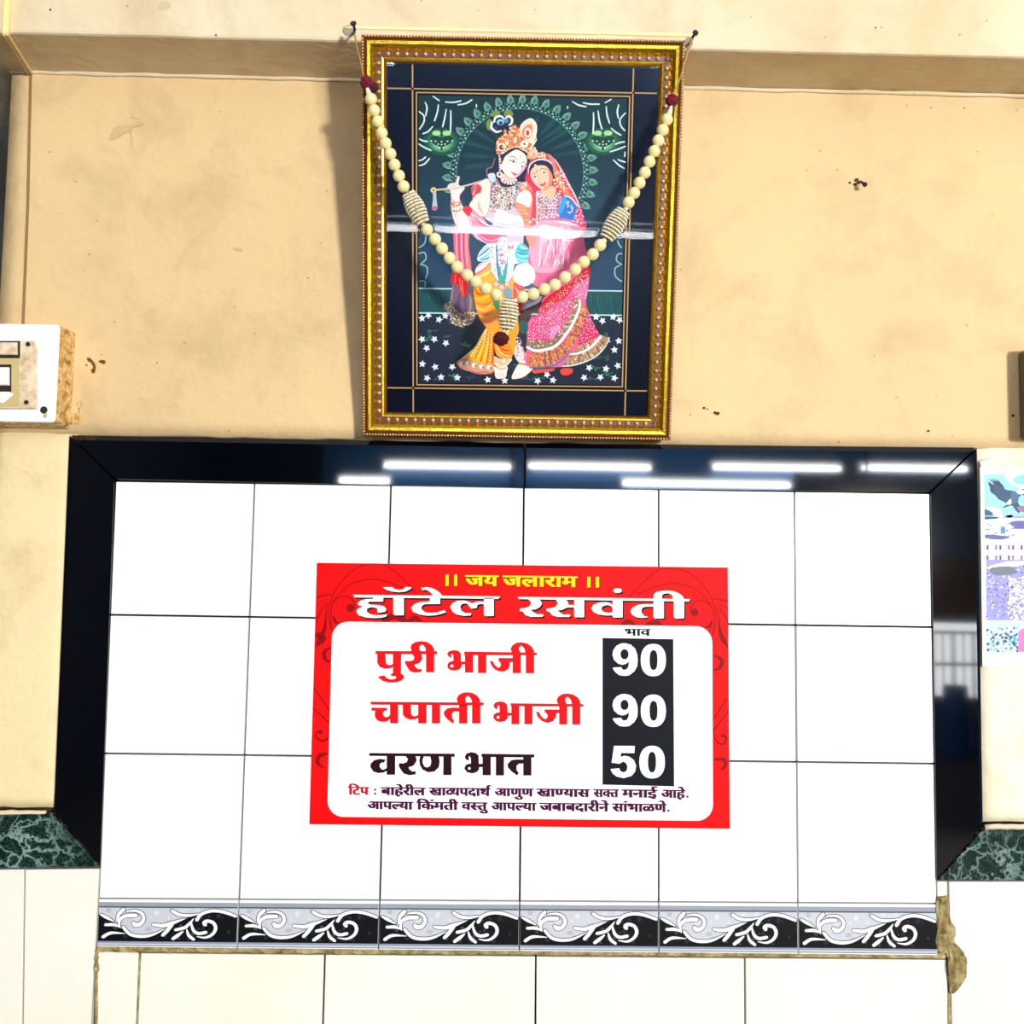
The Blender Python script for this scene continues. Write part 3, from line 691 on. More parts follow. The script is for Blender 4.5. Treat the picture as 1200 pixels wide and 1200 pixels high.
# --- prices
A.org(0, 0, 1); A.tri([(706, 747.5), (789, 749), (790, 921.5), (706, 919.5)], [(0, 1, 2, 3)], rgb(14, 18, 28))
nine = [(390, 285), (470, 305), (530, 360), (560, 440), (568, 520), (560, 610), (520, 680), (450, 735), (385, 745), (310, 735), (250, 690), (218, 640), (225, 628), (335, 622), (350, 650), (385, 662), (420, 645), (440, 600), (445, 545), (400, 575), (350, 588), (290, 570), (235, 520), (212, 450), (225, 380), (270, 320), (330, 290)]
five = [(235, 648), (525, 650), (520, 750), (335, 748), (325, 805), (380, 788), (450, 800), (515, 850), (545, 930), (530, 1010), (480, 1070), (370, 1102), (270, 1080), (210, 1030), (185, 975), (305, 962), (325, 1005), (370, 1022), (410, 1000), (425, 945), (405, 890), (360, 868), (310, 900), (200, 885)]
NAVY = rgb(14, 18, 28)
A.up()
for oy in (730, 789.4):
    A.org(700, oy, 12); A.poly(nine, WHITE, smooth=False, same=True); A.ell((787, 522), 177, 228, WHITE, same=True, e=2.3)
A.org(700, 820, 12); A.poly(five, WHITE, smooth=False, same=True); A.ell((770, 877), 180, 230, WHITE, same=True, e=2.3)
A.up(); A.up()
for oy in (730, 789.4):
    A.org(700, oy, 12); A.ell((382, 440), 57, 72, NAVY, same=True); A.ell((790, 522), 56, 140, NAVY, same=True, e=2.5)
A.org(700, 820, 12); A.ell((768, 877), 57, 145, NAVY, same=True, e=2.5)
# --- small lettering from the built-in Devanagari glyphs
GL = {}
def glyph(ch, off=.018):
    if (ch, off) in GL: return GL[ch, off]
    c = bpy.data.curves.new('g', 'FONT'); c.body = ch; c.offset = 0; c.resolution_u = 3
    o = bpy.data.objects.new('g', c); C.objects.link(o)
    dg = bpy.context.evaluated_depsgraph_get(); dg.update(); m = o.evaluated_get(dg).to_mesh()
    v = [(p.co.x, p.co.y) for p in m.vertices]; f = [tuple(p.vertices) for p in m.polygons]
    o.evaluated_get(dg).to_mesh_clear(); bpy.data.objects.remove(o); bpy.data.curves.remove(c)
    GL[ch, off] = (v, f); return v, f
def clip(g, xc):
    """half form: drop what lies right of xc"""
    v, f = g; F2 = []; V2 = []
    for t in f:
        P = [v[i] for i in t]; out = []
        for i in range(len(P)):
            a, b = P[i-1], P[i]
            ia, ib = a[0] <= xc, b[0] <= xc
            if ia != ib:
                k = (xc-a[0])/(b[0]-a[0]); out.append((xc, a[1]+(b[1]-a[1])*k))
            if ib: out.append(b)
        if len(out) > 2: F2.append(tuple(range(len(V2), len(V2)+len(out)))); V2 += out
    return V2, F2
ADV = {'ा': .273, 'ी': .273, 'ि': .273, 'े': 0, 'ु': 0, 'ं': 0, 'ॅ': 0}
def word(spec, x0, x1, ytop, ybase, col, off=.044, slope=.012, black=False):
    """spec: letters in visual order; h+letter = half form; R = reph"""
    items = []; x = 0; i = 0
    while i < len(spec):
        ch = spec[i]
        if ch == 'h':
            g = glyph(spec[i+1], off); w = max(p[0] for p in g[0]); k = .17
            items.append((clip(g, w-k), x)); x += w-k-.02; i += 2; continue
        if ch == 'R':
            r = [(-.14, .60), (-.20, .72), (-.13, .86), (.02, .90), (.04, .84), (-.07, .80), (-.11, .72), (-.07, .62)]
            t = tessellate_polygon([[Vector((p[0], p[1], 0)) for p in r]])
            items.append(((r, t), x)); i += 1; continue
        if ch == ' ': x += .2; i += 1; continue
        g = glyph(ch, off)
        items.append((g, x)); x += ADV.get(ch, max(p[0] for p in g[0]) if ch not in ADV else 0); i += 1
    sx = (x1-x0)/x; sy_ = (ybase-ytop)/.622
    for (v, f), gx in items:
        pts = [(x0+(gx+p[0])*sx, ybase+((gx+p[0])*sx)*slope-p[1]*sy_) for p in v]
        for ddx, ddy in ((0, 0),)+tuple((a*off*1.25*sx, b*off*.5*sy_) for a in (-1, 1) for b in (-1, 1)): A.tri([(p[0]+ddx, p[1]+ddy) for p in pts], f, col, same=True)
A.org(0, 0, 1); A.up(); A.up(); A.up()
PU = rgb(76, 4, 58); TI = rgb(196, 8, 40)
yt, yb_ = lambda x: 922.2+(x-410)*.0095, lambda x: 930.9+(x-410)*.0105
def w1(s, a, b, c=PU): word(s, a, b, yt(a), yb_(a), c)
w1('िटप', 408.7, 432, TI)
for x in (439.6,): A.dot((x, 925.3), 1.4, PU, same=True); A.dot((x, 930), 1.4, PU, same=True)
w1('बाहेरील', 447, 498); w1('खादhययपदाथRर', 503.5, 574) if False else w1('खाhदयपदाथR', 503.5, 574)
w1('आणुण', 580, 624.5); w1('खाhणयास', 629.5, 690.5); w1('सhकत', 696, 724.5); w1('मनाई', 729.5, 769.5); w1('आहे', 775, 802.5)
A.rect(804.3, 932.2, 806.8, 934.8, PU, same=True)
yt, yb_ = lambda x: 939.2+(x-431)*.0085, lambda x: 947.9+(x-431)*.0098
w1('आपhलया', 431, 483.5); w1('िकंमती', 489, 536.5); w1('वhसतु', 541.5, 570.5); w1('आपhलया', 576, 628); w1('जबाबदारीने', 633, 713); w1('सांभाळणे', 718, 780.5)
A.rect(782, 948.6, 784.6, 951.2, PU, same=True)
word('भाव', 732, 762, 736.9, 744.7, rgb(10, 8, 14), .03)
for d, c in (((.9, 1.0), rgb(120, 0, 0)), ((0, 0), rgb(255, 226, 10))):
    A.up(); A.up(); dx, dy = d
    for x in (522.2, 532.2): A.rect(x+dx, 673.2+dy, x+3.6+dx, 686.6+dy, c, same=True)
    for x in (688.2, 698.2): A.rect(x+dx, 676+dy, x+3.8+dx, 688.4+dy, c, same=True)
    word('जय', 546+dx, 583.5+dx, 674.3+dy, 686.2+dy, c, .03)
    word('जलाराम', 590+dx, 676+dx, 674.8+dy, 686.8+dy, c, .03)
A.build('lettering', VIN, SIGN)
# ------------------------------------------------------------------ framed devotional print, leaning out at the top
U_ = np.array([1.0, -.0052, -.0002]); U_ /= np.linalg.norm(U_)
V_ = np.array([0, -math.sin(.21737), math.cos(.21737)]); V_ -= (V_@U_)*U_; V_ /= np.linalg.norm(V_)
NF = np.cross(U_, V_); NF = -NF if NF[1] > 0 else NF
B0 = np.array([-.01348, -.030, 1.7774]); FWD, FHT = .44745, .55299
FH = .018                                    # the fitted plane is the moulding's front edge, this high above its back
def fp(u, v, h): return B0+U_*u+V_*v+NF*(h-FH)
def on_frame(h): 
    p0 = fp(0, 0, h); return lambda x, y: hit(x, y, p0, NF)
PIC = empty('framed_print', fp(0, 0, 0), 'gold framed devotional print leaning out from the wall under the beam', 'picture frame')
GOLD = mat('antique_gold', rgb(205, 160, 40), .26, metal=.85)
_p = wpos(GOLD); _a = noise(GOLD, 260, 3, .6, _p); setbase(GOLD, ramp(GOLD, _a.outputs[0], [(.3, rgb(176, 122, 22)), (.6, rgb(214, 176, 52))]).outputs[0]); bump(GOLD, _a.outputs[0], .18, .001)
BRON = mat('bronzed_groove', rgb(86, 40, 12), .4)
BEADM = mat('gold_beading', rgb(236, 186, 120), .22, metal=.6)
prof = [(0, 0), (0, .016), (.0008, .018), (.0038, .0185), (.0045, .0165), (.0055, .0170), (.0085, .0205), (.0125, .0200), (.0165, .0165), (.0190, .0128), (.0200, .0115), (.0270, .0112), (.0278, .0125), (.0300, .0120), (.0330, .0085), (.0342, .0070), (.0342, .0)]
pm = [1, 1, 1, 1, 1, 0, 0, 0, 0, 0, 1, 0, 0, 0, 1, 1]
cor = [(-FWD/2, 0), (FWD/2, 0), (FWD/2, FHT), (-FWD/2, FHT)]
def rail(i):
    a, b = cor[i], cor[(i+1) % 4]; sa = [(1, 1), (-1, 1), (-1, -1), (1, -1)][i]; sb_ = [(1, 1), (-1, 1), (-1, -1), (1, -1)][(i+1) % 4]
    m = MB(); vs = [fp(a[0]+sa[0]*d, a[1]+sa[1]*d, h) for d, h in prof]+[fp(b[0]+sb_[0]*d, b[1]+sb_[1]*d, h) for d, h in prof]
    n = len(prof)
    for k in range(n-1): m.add([vs[k], vs[k+1], vs[n+k+1], vs[n+k]], [(0, 1, 2, 3)], pm[k])
    o = m.build('frame_rail', [GOLD, BRON], PIC); return o
for i in range(4): rail(i)
def beads(name, ins, h, r, pitch, nu, nv, mt, sc=1.0):
    m = MB()
    W2, H2 = FWD-2*ins, FHT-2*ins
    for L, f in ((W2, lambda t: (-W2/2+t, ins)), (W2, lambda t: (-W2/2+t, FHT-ins)), (H2, lambda t: (-W2/2, ins+t)), (H2, lambda t: (W2/2, ins+t))):
        n = int(round(L/pitch))
        for k in range(n+1):
            u, v = f(L*k/n); m.sphere(fp(u, v, h), r, nu, nv, 0)
    return m.build(name, mt, PIC, smooth=True, kind='stuff')
beads('bead_row', .0236, .0122, .0031, .0128, 10, 7, BEADM)
beads('rope_edging', .0020, .0188, .0019, .0042, 6, 4, BEADM)
# mat board with gold rules, printed picture
INKP = inkmat('poster_ink', .6, .1)
hb = .0032
m = MB(); c4 = [fp(-.195, .026, hb), fp(.195, .026, hb), fp(.195, FHT-.026, hb), fp(-.195, FHT-.026, hb)]
m.add(c4+[p-NF*.002 for p in c4], [(0, 1, 2, 3), (4, 5, 6, 7), (0, 1, 5, 4), (1, 2, 6, 5), (2, 3, 7, 6), (3, 0, 4, 7)]); m.build('mount_board', mat('navy_mount', rgb(0, 6, 30), .7, spec=.05), PIC)
R = Art(on_frame(hb+.0001), NF); R.org(0, 0, 1)
GR = rgb(196, 156, 92)
def rule(a, b, w=1.5): R.stroke([a, b], w, GR, same=True, smooth=False)
R.up()
rule((483.4, 66), (484.3, 492)); rule((742.7, 70), (732.2, 492)); rule((446, 103.2), (783, 109.6)); rule((448, 454.3), (770, 458.3))
R.up()
R.dot((483.4, 103.9), 1.6, rgb(6, 10, 30)); R.dot((742.5, 108.8), 1.6, rgb(6, 10, 30), same=True); R.dot((484.2, 454.8), 1.6, rgb(6, 10, 30), same=True); R.dot((732.5, 457.8), 1.6, rgb(6, 10, 30), same=True)
rule((488, 108.3), (738, 113)); rule((738, 113), (729.3, 453.3)); rule((729.3, 453.3), (488.6, 450.8)); rule((488.6, 450.8), (488, 108.3))
R.build('gold_rule', INKP, PIC)

P = Art(on_frame(hb+.0002), NF)
rn = random.Random(11)
P.org(0, 0, 1)
TL_, TR_, BR_, BL_ = (490.5, 111.3), (734.5, 115.8), (726.8, 451), (491, 448.6)
def pt(u, v):
    a = np.array(TL_)*(1-u)+np.array(TR_)*u; b = np.array(BL_)*(1-u)+np.array(BR_)*u; return a*(1-v)+b*v
bands = [(0, (14, 50, 56)), (.15, (14, 48, 60)), (.35, (16, 56, 78)), (.5, (22, 62, 92)), (.672, (30, 66, 98))]
NB = 40
for i in range(NB):
    v0, v1 = .672*i/NB, .672*(i+1)/NB; vm = (v0+v1)/2
    for (a, ca), (b, cb) in zip(bands, bands[1:]):
        if a <= vm <= b: t = (vm-a)/(b-a); col = [ca[k]*(1-t)+cb[k]*t for k in range(3)]
    P.tri([pt(0, v0), pt(1, v0), pt(1, v1), pt(0, v1)], [(0, 1, 2, 3)], rgb(*col), same=i > 0)
P.tri([pt(0, .672), pt(1, .672), pt(1, .755), pt(0, .755)], [(0, 1, 2, 3)], rgb(18, 78, 84), same=True)
P.tri([pt(0, .755), pt(1, .755), pt(1, 1), pt(0, 1)], [(0, 1, 2, 3)], rgb(26, 36, 58), same=True)
P.up()
for _ in range(150):  # reeds and painterly streaks of the lake band
    u = rn.random(); v = rn.uniform(.677, .72); P.stroke([pt(u, v), pt(u+.002, min(.75, v+rn.uniform(.01, .04)))], .9, rgb(*rn.choice(((16, 98, 92), (28, 70, 100), (40, 120, 120), (14, 60, 72)))), same=True, smooth=False)
for _ in range(220):
    u = rn.random()*.94; v = rn.uniform(.03, .66); a = rn.uniform(.01, .05); P.stroke([pt(u, v), pt(u+a, v+rn.uniform(-.004, .004))], rn.uniform(.6, 1.6), rgb(*[(k+rn.uniform(-7, 9)) for k in ((16, 54, 62) if v < .3 else (24, 64, 92))]), same=True, smooth=False)
P.up()
for vv in (.672, .757):
    P.stroke([pt(0.002, vv), pt(.998, vv)], 1.6, rgb(190, 225, 228), smooth=False)
# rays behind the heads
for (x0, y0, x1, y1, w) in ((634, 165, 662, 146, 5), (634, 172, 666, 152, 4), (644, 176, 674, 164, 5), (650, 182, 680, 178, 4), (632, 160, 650, 140, 5), (625, 158, 630, 138, 3),
                            (580, 168, 552, 150, 5), (578, 176, 545, 166, 5), (578, 184, 546, 182, 5), (576, 192, 548, 196, 5), (583, 160, 560, 136, 4)):
    P.stroke([(x0, y0), ((x0+x1)/2, (y0+y1)/2), (x1, y1)], [1, w, w*1.2], rgb(18, 72, 76))
# arch of rings and leaves
HC = (609.5, 203); HR = 77
def arc(r, a): return (HC[0]+r*math.cos(a), HC[1]-r*math.sin(a)*1.015)
P.up()
LG = rgb(110, 170, 150); LG2 = rgb(150, 205, 185)
a0, a1 = -.52, math.pi+.28
n = 118
for i in range(n):
    a = a0+(a1-a0)*i/(n-1); P.dot(arc(HR+(1.2 if i % 2 else -1.2), a), 1.25, LG2 if i % 3 else rgb(70, 120, 112), same=i > 0, n=6)
P.up()
for i in range(n//2):
    a = a0+(a1-a0)*(i+.5)/(n//2); P.dot(arc(HR-.2, a), .6, rgb(12, 44, 54), same=True, n=6)
    P.dot(arc(HR+5.0, a), .75, rgb(90, 145, 135), same=True, n=6)
P.up()
for i in range(70):
    a = a0+(a1-a0)*i/69; P.dot(arc(HR+3.2+.8*math.sin(i*2.1), a), 1.0, rgb(96, 158, 142), same=True, n=6)
P.stroke([arc(HR-2.6, a0+(a1-a0)*i/60) for i in range(61)], .6, rgb(90, 150, 136), cap=False)
nl = 24
for i in range(nl):
    a = a0+.06+(a1-a0-.12)*i/(nl-1); c = (math.cos(a), -math.sin(a)); t = (-c[1], c[0])
    b = arc(HR+4.5, a); q_ = 0; q = lambda r, s: (b[0]+c[0]*r+t[0]*s, b[1]+c[1]*r+t[1]*s)
    P.poly([q(0, -1.5), q(2, -3.8), q(6, -3.2), q(10.5, 0), q(6, 3.2), q(2, 3.8), q(0, 1.5)], rgb(98, 150, 132), same=i > 0)
P.up()
for i in range(nl):
    a = a0+.06+(a1-a0-.12)*i/(nl-1); c = (math.cos(a), -math.sin(a)); t = (-c[1], c[0])
    b = arc(HR+4.5, a); q_ = 0; q = lambda r, s: (b[0]+c[0]*r+t[0]*s, b[1]+c[1]*r+t[1]*s)
    P.poly([q(1.5, -1), q(3, -2), q(6.5, 0), q(3, 2), q(1.5, 1)], rgb(60, 112, 104), same=True)
    P.stroke([q(0, -3.2), q(3, -4.2), q(8, -2.4)], .6, rgb(160, 205, 185), same=True)
# lamps glowing green in the top corners with bead garlands
for sx, cx in ((1, 517.5), (-1, 706.5)):
    for r, col in ((19, (20, 74, 66)), (16.5, (30, 92, 72)), (14, (48, 116, 84)), (11.5, (80, 150, 108)), (9, (120, 186, 136)), (6.5, (160, 212, 160))):
        P.ell((cx, 168 if r < 12 else 166), r*1.12, r*.86, rgb(*col))
    dk = rgb(16, 62, 52)
    P.poly([(cx-14, 162), (cx-7, 159), (cx, 161), (cx+7, 159), (cx+14, 162), (cx+9, 169), (cx+3, 172), (cx, 177), (cx-3, 172), (cx-9, 169)], dk)
    P.ell((cx-6, 156), 5, 3, rgb(170, 215, 150)); P.ell((cx+6, 156), 5, 3, rgb(170, 215, 150), same=True)
    P.stroke([(cx, 150), (cx, 160)], 2.2, dk)
    P.up()
    for dx, dy in ((-12, 165), (-7, 165.5), (0, 166), (7, 165.5), (12.5, 165), (-4, 169), (0, 169.5), (4, 169), (-2, 173), (2, 173)): P.dot((cx+dx, dy), 1.05, rgb(200, 235, 215), same=True, n=6)
WG = rgb(214, 234, 236)
P.org(485, 105, 12); P.up()
for s in ([(160, 180), (185, 260), (165, 370)], [(270, 95), (355, 155)], [(345, 215), (330, 320), (290, 440)], [(455, 280), (435, 400), (405, 520)], [(518, 295), (520, 430), (515, 590)], [(445, 175), (560, 180), (660, 160)], [(620, 215), (730, 195), (815, 145)],
          [(75, 310), (140, 370), (140, 460), (80, 555)], [(265, 520), (200, 590), (130, 620)], [(80, 695), (130, 720), (190, 730)], [(70, 765), (150, 815), (240, 855)], [(70, 1000), (120, 985), (165, 950)], [(75, 1070), (150, 1045), (220, 970)], [(880, 210), (880, 245)]):
    P.stroke(s, [16, 22, 20], WG, same=True)
P.org(640, 105, 12)
for s in ([(370, 170), (460, 220), (560, 240)], [(520, 185), (620, 205), (745, 205)], [(830, 185), (910, 140)], [(845, 240), (855, 350), (890, 470)], [(730, 300), (750, 440), (785, 555)], [(665, 325), (668, 470), (658, 620)], [(1020, 215), (1000, 310), (1015, 400)],
          [(1115, 330), (1040, 420), (1050, 510), (1105, 575)], [(915, 545), (980, 600), (1050, 640)], [(970, 770), (1040, 745), (1100, 735)], [(900, 875), (1010, 840), (1110, 800)], [(1010, 985), (1060, 1005), (1110, 1020)], [(945, 990), (1020, 1060), (1100, 1110)], [(1110, 880), (1105, 940)], [(302, 240), (302, 262)]):
    P.stroke(s, [16, 22, 20], WG, same=True)
P.org(480, 240, 8.571)
for s in ([(95, 430), (150, 390), (165, 320)], [(95, 490), (150, 480), (165, 540), (120, 590)], [(110, 600), (170, 620), (180, 680), (160, 740)], [(100, 765), (155, 770), (155, 820)]): P.stroke(s, 12, rgb(150, 195, 195), same=True)
P.org(600, 240, 8.571)
for s in ([(1100, 430), (1075, 400), (1060, 360)], [(1100, 490), (1060, 500), (1050, 560), (1100, 600)], [(1080, 610), (1035, 640), (1040, 720), (1100, 770)]): P.stroke(s, 12, rgb(150, 195, 195), same=True)
# meadow: leaves and star flowers
P.org(0, 0, 1); P.up()
for _ in range(60):
    u, v = rn.uniform(.03, .95), rn.uniform(.78, .985); c = pt(u, v); col = rgb(*rn.choice(((34, 104, 76), (38, 84, 80), (48, 124, 80), (30, 72, 84))))
    for k in range(5):
        a = rn.uniform(0, 6.3); P.poly([c, (c[0]+4*math.cos(a-.35), c[1]+2.6*math.sin(a-.35)), (c[0]+7*math.cos(a), c[1]+4*math.sin(a)), (c[0]+4*math.cos(a+.35), c[1]+2.6*math.sin(a+.35))], col, same=True)
P.up()
SW = rgb(226, 236, 248)
for (x, y) in ((494.5, 373), (502, 369.5), (514.5, 374.5), (522, 370), (494.5, 397.5), (509, 397.5), (522.5, 402), (500, 408), (495, 426.5), (510, 430), (530, 430), (500.5, 443), (517, 442), (536, 442.5), (571.5, 445), (591.5, 446),
               (698.5, 371.5), (706, 376), (718.5, 371.5), (726, 375), (711.5, 398.5), (725, 399.5), (720, 410), (690.5, 431), (710, 432), (724, 428.5), (684.5, 442.5), (641, 439), (630, 446.5), (648, 445.5), (703.5, 442), (720, 443)):
    P.star((x, y), 4.5, SW, same=True, rot=rn.uniform(0, 6))

# ---- the two figures. Grid G: origin (480,120) x 8.571
SK = rgb(250, 226, 222); SKS = rgb(226, 190, 190); SKL = rgb(255, 246, 242)
OR = rgb(226, 132, 78); GD = rgb(240, 200, 130); DRK = rgb(38, 34, 66); PK = rgb(228, 60, 110); PKL = rgb(244, 160, 190); RDd = rgb(214, 24, 40)
def pearls(pts, r, col, step, col2=None, o=None):
    Q = catmull(pts, False, 6); acc = 0; last = Q[0]; k = 0
    for a, b in zip(Q, Q[1:]):
        d = np.linalg.norm(b-a)
        while acc+d >= step:
            t = (step-acc)/d; a = a+(b-a)*t; d = np.linalg.norm(b-a); acc = 0
            P.dot(a, r, col if (k % 2 == 0 or col2 is None) else col2, same=True, n=6); k += 1
        acc += d
def gems(poly, nn, cols, r, seed=0, sep=1.75):
    q = random.Random(seed); xs = [p[0] for p in poly]; ys = [p[1] for p in poly]; k = 0; t = 0
    P.up()
    got = []
    while k < nn and t < nn*12:
        t += 1; c = (q.uniform(min(xs), max(xs)), q.uniform(min(ys), max(ys)))
        if pinside(c, poly) and all((c[0]-g[0])**2+(c[1]-g[1])**2 > (sep*r)**2 for g in got):
            got.append(c); P.dot(c, r*q.uniform(.6, 1.25), rgb(*q.choice(cols)), same=True, n=6); k += 1
# far sash (red/pink) hanging behind, with purple gathered end
P.org(510, 270, 12)
P.poly([(270, -60), (480, -60), (470, 200), (510, 520), (480, 700), (440, 880), (400, 950), (340, 900), (300, 800), (230, 740), (240, 600), (265, 300)], rgb(224, 96, 128))
for x in (300, 370, 430): P.stroke([(x, -40), (x+5, 300), (x+25, 560)], [16, 22, 10], rgb(246, 170, 196))
for x in (335, 400, 455): P.stroke([(x, -40), (x, 300), (x+30, 560)], [14, 18, 10], rgb(196, 60, 84) if x != 455 else rgb(238, 140, 110))
P.poly([(240, 600), (330, 600), (440, 700), (450, 850), (400, 950), (345, 900), (320, 770), (225, 740)], rgb(216, 20, 24))
for s in ([(290, 620), (280, 730)], [(380, 700), (390, 920)], [(340, 680), (365, 850)]): P.stroke(s, 12, rgb(250, 130, 110))
pur = [(240, 760), (320, 780), (380, 940), (440, 940), (460, 730), (540, 840), (540, 1000), (560, 1150), (530, 1300), (430, 1340), (350, 1350), (280, 1330), (215, 1280), (210, 1180), (110, 1080), (160, 1000), (230, 980)]
P.poly(pur, rgb(112, 88, 118))
for s, c in (([(250, 800), (230, 960), (260, 1100)], (150, 120, 140)), ([(340, 900), (330, 1060), (380, 1200)], (84, 56, 110)), ([(420, 960), (430, 1080), (440, 1200)], (100, 66, 120)), ([(480, 900), (500, 1000), (480, 1200)], (150, 140, 110)), ([(300, 1000), (300, 1150)], (90, 60, 100))):
    P.stroke(s, [16, 36, 20], rgb(*c))
fr = [(110, 1080), (160, 1010), (230, 1000), (260, 1090), (330, 1150), (430, 1150), (560, 1150), (530, 1300), (430, 1340), (350, 1350), (280, 1330), (215, 1280), (210, 1180)]
P.poly(fr, rgb(150, 128, 104)); gems(fr, 110, ((236, 220, 190), (196, 160, 120), (90, 70, 90), (250, 245, 235)), 11, 3)
# torso
P.org(560, 210, 12)
tor = [(0, 30), (150, 40), (250, 20), (520, 20), (620, 60), (640, 260), (620, 420), (640, 560), (640, 900), (560, 960), (250, 960), (100, 900), (-60, 800), (-40, 640), (0, 560), (-80, 300)]
P.poly(tor, rgb(206, 192, 210), ol=(rgb(110, 96, 130), 8))
P.poly([(240, 500), (300, 420), (460, 500), (620, 540), (640, 640), (500, 660), (330, 660), (220, 620)], rgb(255, 250, 250)); P.stroke([(240, 600), (400, 650), (600, 620)], [10, 30, 20], rgb(196, 190, 214))
P.poly([(10, 540), (60, 500), (110, 560), (220, 640), (120, 650), (40, 620)], rgb(60, 70, 140))
P.poly([(215, 40), (545, 40), (530, 260), (480, 420), (300, 420), (190, 330)], rgb(150, 122, 132)); gems([(230, 40), (540, 40), (500, 420), (300, 420), (180, 330)], 300, ((255, 250, 250), (236, 226, 230), (214, 170, 110), (84, 66, 96), (236, 190, 170), (180, 210, 220), (250, 236, 200)), 13, 7, 1.6)
gems([(480, 40), (620, 60), (600, 300), (520, 300)], 80, ((150, 200, 210), (255, 250, 250), (110, 160, 140), (80, 90, 120)), 13, 8)
P.up(); pearls([(225, 60), (230, 200), (210, 290)], 11, rgb(70, 50, 90), 18, rgb(230, 200, 240)); pearls([(270, 240), (320, 360), (350, 370), (420, 260), (470, 160)], 11, rgb(255, 250, 244), 17, rgb(150, 110, 100))
pearls([(300, 60), (400, 100), (500, 70)], 14, rgb(250, 250, 250), 22, rgb(120, 110, 130)); pearls([(120, 320), (200, 400), (320, 400), (440, 330), (520, 240)], 12, rgb(150, 110, 90), 20, rgb(245, 225, 215))
gems([(170, 380), (300, 360), (270, 460), (180, 450)], 24, ((190, 150, 110), (240, 220, 190), (120, 100, 110)), 14, 9)
# raised arm with the flute, shawl
P.org(500, 200, 12)
P.poly([(330, 280), (290, 230), (330, 180), (410, 165), (430, 85), (465, 90), (450, 200), (540, 240), (470, 340), (470, 420), (520, 520), (640, 740), (660, 860), (520, 850), (400, 740), (350, 560), (345, 400)], SK, ol=(rgb(170, 130, 150), 7))
P.stroke([(360, 380), (380, 560), (440, 720)], [10, 30, 20], SKS)
P.stroke([(60, 278), (250, 262), (430, 240), (640, 190), (760, 150), (1000, 125)], [24, 24, 22, 24, 22, 18], rgb(196, 170, 160)); P.stroke([(120, 268), (430, 232), (700, 166)], 7, rgb(250, 240, 230))
P.dot((98, 275), 42, rgb(232, 214, 150)); P.dot((98, 275), 20, rgb(180, 130, 80))
P.poly([(90, 300), (130, 300), (138, 400), (148, 540), (78, 545), (90, 400)], rgb(176, 196, 210)); P.poly([(90, 505), (140, 505), (150, 545), (75, 548)], rgb(206, 90, 110))
for x in (330, 360, 395, 420): P.stroke([(x, 190), (x-10, 232)], 7, rgb(210, 160, 160))
for y, c in ((440, (220, 160, 150)), (470, (196, 120, 110)), (500, (240, 220, 190)), (550, (170, 140, 110))):
    P.stroke([(348, y), (410, y+22), (475, y+4)], 26, rgb(*c))
gems([(345, 430), (480, 430), (490, 560), (380, 600), (350, 560)], 40, ((255, 250, 240), (190, 90, 90), (160, 130, 100), (250, 220, 190)), 9, 5)
# right hand fingers and forearm over the chest
P.poly([(630, 260), (650, 220), (700, 180), (780, 140), (840, 110), (890, 140), (900, 240), (890, 400), (880, 520), (830, 640), (740, 640), (640, 560), (600, 480), (660, 380)], rgb(246, 224, 212), ol=(rgb(160, 120, 130), 7))
P.poly([(630, 260), (660, 220), (720, 190), (770, 230), (760, 310), (700, 330), (660, 380), (630, 320)], rgb(214, 74, 84)); P.stroke([(690, 220), (660, 330)], [8, 30], rgb(240, 150, 150)); P.stroke([(745, 240), (700, 330)], 14, rgb(150, 50, 70))
P.stroke([(730, 430), (740, 520), (800, 620)], [10, 40, 10], rgb(208, 176, 170))
P.poly([(500, 540), (600, 505), (700, 590), (800, 680), (900, 780), (1100, 800), (1100, 1010), (900, 1020), (800, 980), (720, 900), (640, 820), (580, 660)], rgb(238, 150, 176))
P.poly([(500, 540), (600, 505), (640, 560), (590, 640)], rgb(220, 40, 66))
for s, c in (([(620, 600), (720, 680), (880, 780)], (250, 240, 246)), ([(600, 650), (640, 760)], (252, 244, 248)), ([(680, 660), (780, 760), (860, 800)], (216, 70, 120)), ([(660, 640), (740, 690)], (206, 60, 110)), ([(630, 700), (660, 760)], (214, 90, 130)), ([(720, 900), (850, 960), (1000, 930)], (214, 90, 130)), ([(760, 900), (900, 930), (1050, 900)], (250, 200, 214))):
    P.stroke(s, [10, 26, 12], rgb(*c))
# blue sash bows, jewelled apron
P.org(510, 270, 12)
P.poly([(600, 60), (860, 60), (1000, 80), (960, 130), (860, 165), (780, 185), (700, 160)], rgb(222, 92, 130)); P.stroke([(640, 90), (780, 150), (900, 110)], 16, rgb(246, 180, 200))
P.poly([(600, 430), (610, 330), (650, 270), (720, 200), (800, 180), (1010, 180), (1100, 160), (1230, 200), (1360, 330), (1350, 460), (1100, 480), (1030, 700), (860, 700), (760, 460)], rgb(226, 236, 246))
for s, c in (([(620, 410), (700, 370), (780, 310)], (90, 200, 220)), ([(610, 370), (700, 300), (770, 240)], (30, 130, 190)), ([(620, 330), (690, 260), (760, 220)], (120, 220, 230)), ([(640, 420), (720, 400), (770, 370)], (36, 150, 170))):
    P.stroke(s, [14, 26, 14], rgb(*c))
bow = [(1120, 330), (1150, 230), (1210, 180), (1290, 230), (1340, 330), (1320, 480), (1200, 470), (1150, 420)]
P.poly(bow, rgb(70, 200, 214))
